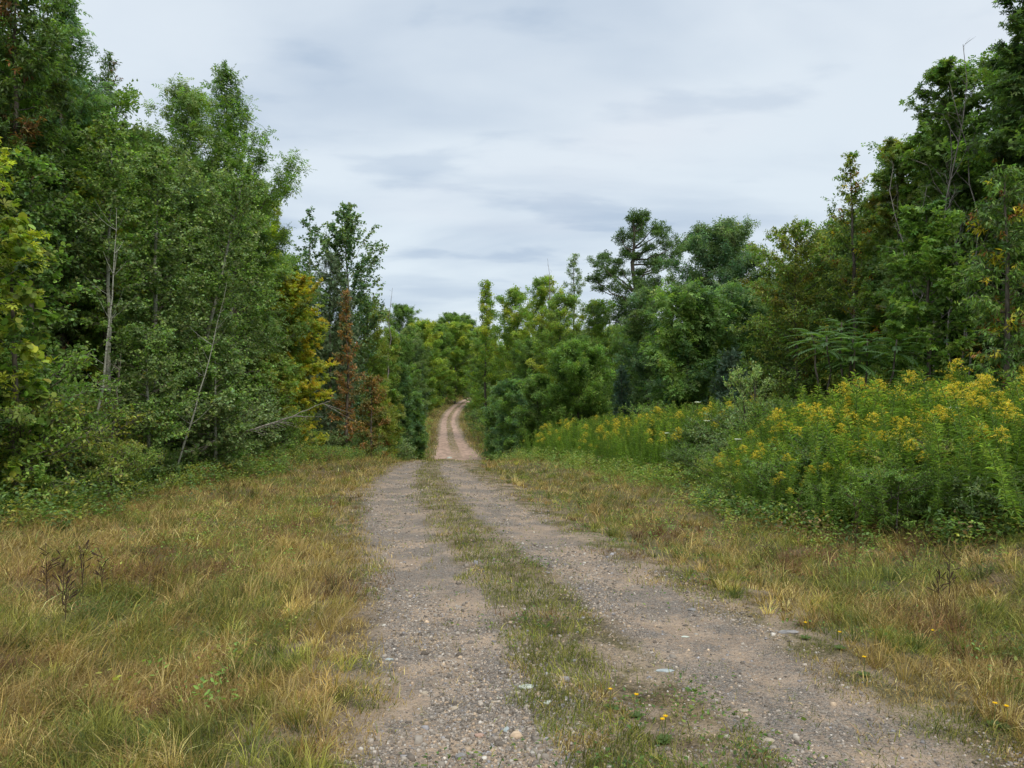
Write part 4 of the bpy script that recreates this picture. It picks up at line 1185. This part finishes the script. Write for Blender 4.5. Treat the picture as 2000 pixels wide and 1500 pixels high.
for Y, X, s_ in [(8.7, 5.6, .5), (9.5, 4.85, .6), (10.6, 4.5, .45), (11.8, 4.25, .65), (13.0, 4.1, .55), (14.4, 4.15, .7), (9.9, 5.5, .9), (12.4, 5.0, 1.0)]:
    put_low(int(rb.integers(0, 4)), X, Y, s_, 'small leafy bush growing through the foot of the near goldenrod', 'small bushes in the near goldenrod', rb.random() * 6.28)
# ---------------- goldenrod
def goldenrod(seed, H, bloom, lime=False):
    rg = np.random.default_rng(seed)
    A = Acc()
    s = np.linspace(0, 1, 9)
    lean = rg.normal(0, .13, 2)
    m = np.stack([lean[0] * H * s ** 1.5, lean[1] * H * s ** 1.5, H * s], 1); m[0, 2] = -.04
    v, q = tubes(m[None], np.linspace(.0055, .003, 9)[None], 5); A.add(v, q)
    stem = A.mesh('stem', M_GREENSTEM, True)
    n = int(85 * H)
    t = .08 + .9 * (np.arange(n) + rg.random(n)) / n
    P = np.stack([np.interp(t, s, m[:, j]) for j in range(3)], 1)
    az = np.arange(n) * 2.4 + rg.normal(0, .3, n)
    el = .30 + .45 * t + rg.normal(0, .22, n) - .5 * (t < .35)
    D = np.stack([np.cos(az) * np.cos(el), np.sin(az) * np.cos(el), np.sin(el)], 1)
    Sz = (.15 * (1 - .5 * t)) * rg.uniform(.75, 1.2, n)
    c0 = np.array([[.17, .265, .060], [.135, .22, .055], [.22, .30, .065]])[rg.integers(0, 3, n)]
    c1 = np.array([.15, .13, .04])
    old = (rg.random(n) < .5 * sstep(.35, .05, t))[:, None]
    C = np.where(old, c1, c0) * np.exp(rg.normal(0, .2, n))[:, None]
    if lime: C *= np.array([1.35, 1.3, 1.1])
    T = (np.array([[0, 0, 0], [.09, .35, .03], [.065, .7, -.10], [0, 1, -.36], [-.065, .7, -.10], [-.09, .35, .03]], float), np.array([[0, 1, 2, 3], [0, 3, 4, 5]]))
    v, q, c = leaves(P, D, np.tile([0, 0, 1.], (n, 1)) - D * .3, Sz, T, C)
    fol = quad_mesh('foliage', v, q, M_LEAF, c)
    head = None
    nb = 13 if bloom else 7
    PP = []; CC = []; SS = []
    top = m[-1]
    for b in range(nb):
        a = b * 2.4 + rg.normal() * .3; h = -.20 * b / nb
        L = (.06 + .13 * b / nb) * rg.uniform(.7, 1.25) * (1 if bloom else .6)
        k = 26 if bloom else 6
        tt = np.linspace(.1, 1, k)
        p = top + np.array([0, 0, h]) + np.stack([np.cos(a) * L * tt, np.sin(a) * L * tt, L * (.75 * tt - .55 * tt ** 2)], 1)
        PP.append(p + rg.normal(0, .009, (k, 3)))
        if bloom:
            col = np.array([[.66, .48, .05], [.76, .54, .06], [.46, .43, .07]])[rg.integers(0, 3, k)]
        else:
            col = np.array([[.26, .29, .04], [.20, .25, .04], [.36, .33, .04]])[rg.integers(0, 3, k)]
        CC.append(col); SS.append(rg.uniform(.014, .022, k))
    P = np.concatenate(PP); n = len(P)
    D = rg.normal(0, 1, (n, 3)); D[:, 2] += .5
    v, q, c = leaves(P, D, np.tile([0, 0, 1.], (n, 1)) + rg.normal(0, .5, (n, 3)), np.concatenate(SS), tmpl([kite(.42)]), np.concatenate(CC) * np.exp(rg.normal(0, .2, n))[:, None])
    head = quad_mesh('flower_head', v, q, M_PETAL, np.clip(c, 0, .9))
    return stem, fol, head
M_GREENSTEM = bark_mat('green_stem', (.08, .12, .035), (.13, .15, .05))
GR = [goldenrod(500 + i, [1.35, 1.5, 1.25, 1.45, 1.3, 1.55][i], bloom=i in (0, 1, 2), lime=i in (3,)) for i in range(6)]
def gr_front(Y):   # left edge of the patch for a distance
    return np.interp(Y, [7.2, 8.3, 9.6, 11.5, 13.5, 15.5, 17], [6.3, 5.45, 4.6, 4.0, 3.85, 4.2, 5.2])
pts = []
rg = np.random.default_rng(91)
tries = rg.random((9000, 2))
for a, b in tries:
    Y = 7.2 + a * 8.9; X = 3.8 + b * 8.5
    if X < gr_front(Y) + rg.normal() * .12: continue
    if X > Y * .72 + .4: continue
    if X > gr_front(Y) + 4.6: continue
    if all((X - p[0]) ** 2 + (Y - p[1]) ** 2 > .021 for p in pts[-500:]):
        pts.append((X, Y))
    if len(pts) > 900: break
pts.sort(key=lambda p: (p[0] - gr_front(p[1])) * .8 + p[1] * .25)
firstg = {}
stuff = Acc(); 
def mesh_np(me):
    nv = len(me.vertices); V = np.empty(nv * 3, np.float32); me.vertices.foreach_get('co', V)
    Q = np.empty(len(me.loops), np.int32); me.loops.foreach_get('vertex_index', Q)
    return V.reshape(-1, 3), Q.reshape(-1, 4)
def col_np(me):
    c = np.empty(len(me.polygons) * 4, np.float32); me.attributes['col'].data.foreach_get('color', c)
    return c.reshape(-1, 4)[:, :3]
GRN = [(mesh_np(g[1]), col_np(g[1]), mesh_np(g[2]), col_np(g[2])) for g in GR]
def add_stuff(acc, kd, X, Y, s, rz):
    z = float(ground_z(X, Y)); c_, s_ = cos(rz), sin(rz)
    M = np.array([[c_, -s_, 0], [s_, c_, 0], [0, 0, 1]]) * s
    for (VQ, C) in ((GRN[kd][0], GRN[kd][1]), (GRN[kd][2], GRN[kd][3])):
        acc.add(VQ[0] @ M.T + np.array([X, Y, z]), VQ[1], C)
    # stem
    V, Q = mesh_np(GR[kd][0]); acc.add(V @ M.T + np.array([X, Y, z]), Q, np.tile([[.08, .12, .035]], (len(Q), 1)))
GL = ['tall goldenrod plant with a yellow flower plume in the near right patch', 'leafy green goldenrod plant not yet in flower in the near right patch']
ind = 0
for i, (X, Y) in enumerate(pts):
    depth = X - gr_front(Y)
    blm = vnoise(np.array([X * .9]), np.array([Y * .9]), 97, 2)[0] + .12 * (Y > 11) - .08 * (depth < .5)
    kd = int(rg.integers(0, 3)) if rg.random() < np.clip((blm - .50) * 3.6, .03, .45) else int(rg.integers(3, 6))
    s = rg.choice([.78, .9, 1.0, 1.0, 1.08, 1.18]) * rg.uniform(.92, 1.05) * np.interp(depth, [0, .4, 1.0, 2, 4], [.55, .78, .94, 1.03, 1.10]) * (.84 + .32 * vnoise(np.array([X * 1.4]), np.array([Y * 1.4]), 95, 2)[0])
    rz = rg.random() * 6.28
    if ind < 300 and (depth < 1.5 or rg.random() < .3):
        ind += 1
        z = float(ground_z(X, Y))
        lab = GL[0 if kd < 3 else 1]; grp = 'goldenrod plants in flower, near right' if kd < 3 else 'goldenrod plants in leaf, near right'
        if kd not in firstg:
            r = empty('goldenrod_plant', lab, 'wildflower', (X, Y, z), rz, (s, s, s), grp)
            obj('stem', GR[kd][0], r); obj('foliage', GR[kd][1], r); obj('flower_head', GR[kd][2], r); firstg[kd] = r
        else:
            rr = dup(firstg[kd], (X, Y, z), rz, (s, s, s), lab, grp)
            rr.rotation_euler = (rg.normal() * .14, rg.normal() * .14, rz)
    else:
        add_stuff(stuff, kd, X, Y, s, rz)
tag(obj('goldenrod_thicket', stuff.mesh('goldenrod_thicket', M_LEAF)), 'dense goldenrod thicket filling the patch behind its front plants', 'goldenrod', kind='stuff')
# far patch
stuff = Acc()
for i in range(620):
    Y = rg.uniform(19.3, 34); lo = np.interp(Y, [17, 20, 25, 30, 34], [4.4, 3.6, 2.4, 1.3, .4])
    X = lo + rg.random() ** 1.3 * 3.6
    blm = vnoise(np.array([X * .5]), np.array([Y * .4]), 99, 2)[0]
    kd = int(rg.integers(0, 3)) if rg.random() < np.clip((blm - .44) * 3.0, .05, .5) else int(rg.integers(3, 6))
    s = rg.uniform(.85, 1.2) * np.interp(X - lo, [0, .8, 3], [.6, .95, 1.1])
    add_stuff(stuff, kd, X, Y, s, rg.random() * 6.28)
tag(obj('goldenrod_bank', stuff.mesh('goldenrod_bank', M_LEAF)), 'goldenrod in bloom along the far right verge near the crest', 'goldenrod', kind='stuff')

# undergrowth: mixed herbs under the goldenrod front and at the wood edges
def herbs(name, X, Y, label, pal, hmax=.5, T=T_OVAL, ls=.05, per=26, seed=1):
    rg = np.random.default_rng(seed); n = len(X)
    Z = ground_z(X, Y)
    h = rg.uniform(.35, 1, n) * hmax
    ti = np.repeat(np.arange(n), per); t = rg.random(n * per)
    P = np.stack([X, Y, Z], 1)[ti]; P[:, 2] += t * h[ti]
    P[:, :2] += rg.normal(0, .06, (n * per, 2))
    az = rg.random(n * per) * 6.28
    D = np.stack([np.cos(az), np.sin(az), rg.uniform(-.2, .8, n * per)], 1)
    N = np.array([0, 0, 1.]) + rg.normal(0, .4, (n * per, 3))
    C = colours(rg, n, pal)[ti] * np.exp(rg.normal(0, .25, n * per))[:, None]
    v, q, c = leaves(P, D, N, ls * rg.uniform(.6, 1.3, n * per), T, C)
    tag(obj(name, quad_mesh(name, v, q, M_LEAF, c)), label, 'undergrowth', kind='stuff')
n = 1500; Y = rg.uniform(8, 17, n); X = gr_front(Y) + rg.normal(.15, .4, n); k = vnoise(X * 1.3, Y * 1.3, 7, 2) > .47; X = X[k]; Y = Y[k]
herbs('undergrowth', X, Y, 'dark leafy herbs along the foot of the near goldenrod', G_DARK + G_MID + G_OLIVE + [((.20, .13, .05), 3)], .42, T_LEAF6, .055, 22, 3)
n = 1600; Y = rg.uniform(17, 36, n); X = np.interp(Y, [17, 20, 25, 30, 34, 36], [4.2, 3.4, 2.2, 1.1, .2, 0]) + rg.normal(.3, .7, n); k = vnoise(X * .9, Y * .9, 7, 2) > .42; X = X[k]; Y = Y[k]
herbs('undergrowth', X, Y, 'leafy weeds along the foot of the far goldenrod', G_MID + G_OLIVE + [((.20, .13, .05), 2)], .6, T_LANCE, .08, 22, 4)
n = 4600; Y = rg.uniform(10, 42, n); X = -7.7 + rg.normal(-.5, .75, n) + .35 * np.sin(Y * .7) + .25 * (Y > 30)
herbs('undergrowth', X, Y, 'tangled green weeds where the left verge meets the woods', G_MID + G_OLIVE + G_DARK, .6, T_LEAF6, .065, 28, 5)
n = 500; Y = rg.uniform(44, 150, n); X = road_x(Y) + rg.choice([-1, 1], n) * rg.uniform(2.6, 5.5, n)
herbs('undergrowth', X, Y, 'weeds on both sides of the red track in the dip', G_OLIVE + G_MID, .9, T_OVAL, .16, 26, 6)

n = 420; Y = rg.uniform(17, 29, n); X = -7.6 + rg.normal(0, .55, n); k = vnoise(X * .9, Y * .8, 17, 2) > .5; X = X[k]; Y = Y[k]
herbs('dead_fern', X, Y, 'reddish brown withered ferns and weeds on the left verge', [((.20, .11, .055), 3), ((.28, .17, .08), 2), ((.13, .08, .04), 2), ((.16, .17, .05), 1)], .5, T_LANCE, .09, 30, 8)
n = 1700; Y = rg.uniform(4, 22, n); u_ = rg.choice([-1, 1], n) * rg.uniform(2.2, 6.5, n); X = road_x(Y) + u_; k = (X > -8.5) & (X < gr_front(np.clip(Y, 7.8, 17))) & (vnoise(X * .7, Y * .7, 27, 2) > .5); X = X[k]; Y = Y[k]
herbs('verge_weeds', X, Y, 'scattered leafy weeds standing in the verge grass', G_OLIVE + G_MID + [((.22, .12, .05), 2)], .26, T_LEAF6, .035, 22, 9)
# tall single weeds at the left wood edge (leafy unbranched stems)
firstw = None
for i in range(34):
    Y = rg.uniform(10.5, 24); X = -7.5 - rg.random() * 1.3
    s = rg.uniform(.45, .75); kd = 4 if i % 2 else 5; z = float(ground_z(X, Y)); rz = rg.random() * 6.28
    if kd == 4 and 'w4' in firstg or kd == 5 and 'w5' in firstg:
        dup(firstg['w%d' % kd], (X, Y, z), rz, (s, s, s), 'upright leafy weed in front of the left woods', 'upright weeds before the left woods')
    else:
        r = empty('leafy_weed', 'upright leafy weed in front of the left woods', 'weed', (X, Y, z), rz, (s, s, s), 'upright weeds before the left woods')
        obj('stem', GR[kd][0], r); obj('foliage', GR[kd][1], r); firstg['w%d' % kd] = r

# ---------------- white umbels
def umbel():
    rg = np.random.default_rng(3); A = Acc(); n = 14
    P = []
    for i in range(n):
        a = i * 2.4; r = .05 * math.sqrt(i / n)
        t = np.linspace(0, 1, 5)[:, None]
        e = np.array([cos(a) * r, sin(a) * r, 1.25 + .01 * (1 - i / n)])
        p = np.array([0, 0, 1.17]) * (1 - t) + e * t
        v, q = tubes(p[None], np.full((1, 5), .0012), 3); A.add(v, q)
        P.append(e + rg.normal(0, .006, (9, 3)) * np.array([1, 1, .4]))
    v, q = tubes(np.array([[[0, 0, -.05], [.01, 0, .4], [.0, .01, .8], [0, 0, 1.18]]]), np.full((1, 4), .003), 5); A.add(v, q)
    P = np.concatenate(P); m = len(P)
    v, q, c = leaves(P, rg.normal(0, 1, (m, 3)) * np.array([1, 1, .2]), np.tile([0, 0, 1.], (m, 1)), np.full(m, .017), tmpl([kite(.45)]), np.full((m, 3), .78))
    return A.mesh('stem', M_GREENSTEM), quad_mesh('flower_head', v, q, M_PETAL, c)
UM = umbel()
um = [(1860, 797, 10.6, 1.6, 'broad white flower umbel among the yellow plumes near the right edge'), (1927, 962, 8.7, 1.0, 'small white flower low at the right in the goldenrod'),
      (1440, 858, 14.2, 1.4, 'white umbel at the left end of the near goldenrod'), (1380, 822, 18, 1.5, 'white umbel above dark leaves, left of the near goldenrod'),
      (1362, 786, 19, 1.5, 'topmost white umbel beside the orange-yellow bank'), (1302, 846, 19, 1.3, 'white umbel low among dark leaves, leftmost of those beside the bank')]
fu = None
for px, py, Y, s, lab in um:
    X = (px - 1000) / 1450 * Y; z = float(ground_z(X, Y)); hz = EYE + (750 - py) / 1450 * Y - z; sz = hz / 1.25
    if fu is None:
        fu = empty('white_umbel', lab, 'wildflower', (X, Y, z), 0, (s, s, sz), 'white umbels on the right')
        obj('stem', UM[0], fu); obj('flower_head', UM[1], fu)
    else:
        dup(fu, (X, Y, z), 1.0, (s, s, sz), lab, 'white umbels on the right')

# ---------------- little yellow flowers in the grass
def yflower():
    rg = np.random.default_rng(4); A = Acc()
    v, q = tubes(np.array([[[0, 0, -.01], [.004, 0, .04], [.002, .004, .08], [0, 0, .11]]]), np.full((1, 4), .0016), 5); A.add(v, q)
    a = np.arange(14) * 2.4; P = np.tile([0, 0, .11], (14, 1)).astype(float)
    D = np.stack([np.cos(a), np.sin(a), .35 + .5 * (np.arange(14) / 14)], 1)
    v, q, c = leaves(P, D, np.tile([0, 0, 1.], (14, 1)), np.full(14, .016), tmpl([kite(.25)]), np.tile([[.80, .50, .015]], (14, 1)))
    n = 9; a = np.arange(n) * 2.4
    v2, q2, c2 = leaves(np.zeros((n, 3)) + [0, 0, .005], np.stack([np.cos(a), np.sin(a), np.full(n, .45)], 1), np.tile([0, 0, 1.], (n, 1)), np.full(n, .045), T_LEAF6, np.tile([[.10, .15, .035]], (n, 1)))
    return A.mesh('stem', M_GREENSTEM), quad_mesh('petals', v, q, M_PETAL, c), quad_mesh('leaves', v2, q2, M_LEAF, c2)
YF = yflower()
yf = [(1192, 1364, 'yellow flower in the middle strip right of the pale stones'), (1294, 1432, 'yellow flower on the leafy clump at the bottom of the middle strip'),
      (1300, 1426, 'second yellow flower on the bottom leafy clump of the middle strip, just behind'), (1573, 1227, 'yellow flower at the grass edge by the flat grey stone'),
      (1640, 1247, 'yellow flower a little right of the flat grey stone'), (1688, 1300, 'yellow flower over the dark clover on the right verge'),
      (1822, 1242, 'yellow-orange flower alone in the right verge grass'), (1944, 1398, 'left of two yellow flowers in the bottom right corner'),
      (1966, 1404, 'right of two yellow flowers in the bottom right corner'), (1243, 1380, 'faded orange-yellow flower in the middle strip')]
ff = None
for i, (px, py, lab) in enumerate(yf):
    x, y = on_ground(px, py + 22); z = float(ground_z(x, y))
    if ff is None:
        ff = empty('yellow_flower', lab, 'wildflower', (x, y, z), 0, (1, 1, 1), 'small yellow flowers by the road')
        for nm, me in zip(('stem', 'petals', 'leaves'), YF): obj(nm, me, ff)
    else:
        dup(ff, (x, y, z), i * 1.3, (1.1, 1.1, 1.1), lab, 'small yellow flowers by the road')

# ---------------- dark dead weed stalks
def stalk(seed, H):
    rg = np.random.default_rng(seed); A = Acc()
    s = np.linspace(0, 1, 7); m = np.stack([.03 * s ** 2 * rg.normal(), .03 * s ** 2 * rg.normal(), H * s], 1); m[0, 2] = -.03
    v, q = tubes(m[None], np.linspace(.0045, .002, 7)[None], 5); A.add(v, q)
    for k in range(16):
        t = rg.uniform(.35, 1); p0 = np.array([0, 0, H * t]); d = norm(np.array([rg.normal(), rg.normal(), 1.1])); L = rg.uniform(.04, .12)
        tt = np.linspace(0, 1, 4)[:, None]
        v, q = tubes((p0 + d * L * tt)[None], np.array([[.0018, .002, .005, .0035]]), 4); A.add(v, q)
    return A.mesh('stalk', M_STALK, True)
M_STALK = bark_mat('dead_stalk', (.045, .028, .018), (.09, .055, .035))
st = [(92, 1190, .55, 'leftmost dark dead stalk on the left verge'), (122, 1200, .48, 'second dark stalk from the left on the left verge'), (128, 1230, .35, 'short dark stalk in front of the left pair'),
      (162, 1175, .5, 'dark dead stalk right of the cluster on the left verge'), (200, 1160, .35, 'short dark stalk farthest right on the left verge'),
      (1670, 1105, .75, 'tall reddish dead stalk in front of the near goldenrod'), (1560, 1040, .5, 'dark dead stalk at the foot of the near goldenrod'), (1855, 1180, .4, 'dead stalk in the right verge grass'), (1835, 1190, .3, 'shorter dead stalk just left of another in the right verge grass')]
for i, (px, py, H, lab) in enumerate(st):
    x, y = on_ground(px, py)
    o = obj('dead_stalk', stalk(600 + i, H)); o.location = (x, y, float(ground_z(x, y)))
    tag(o, lab, 'dead weed', 'dark dead weed stalks')

print('objects', len(bpy.data.objects), 'faces', sum(len(m.polygons) for m in bpy.data.meshes))
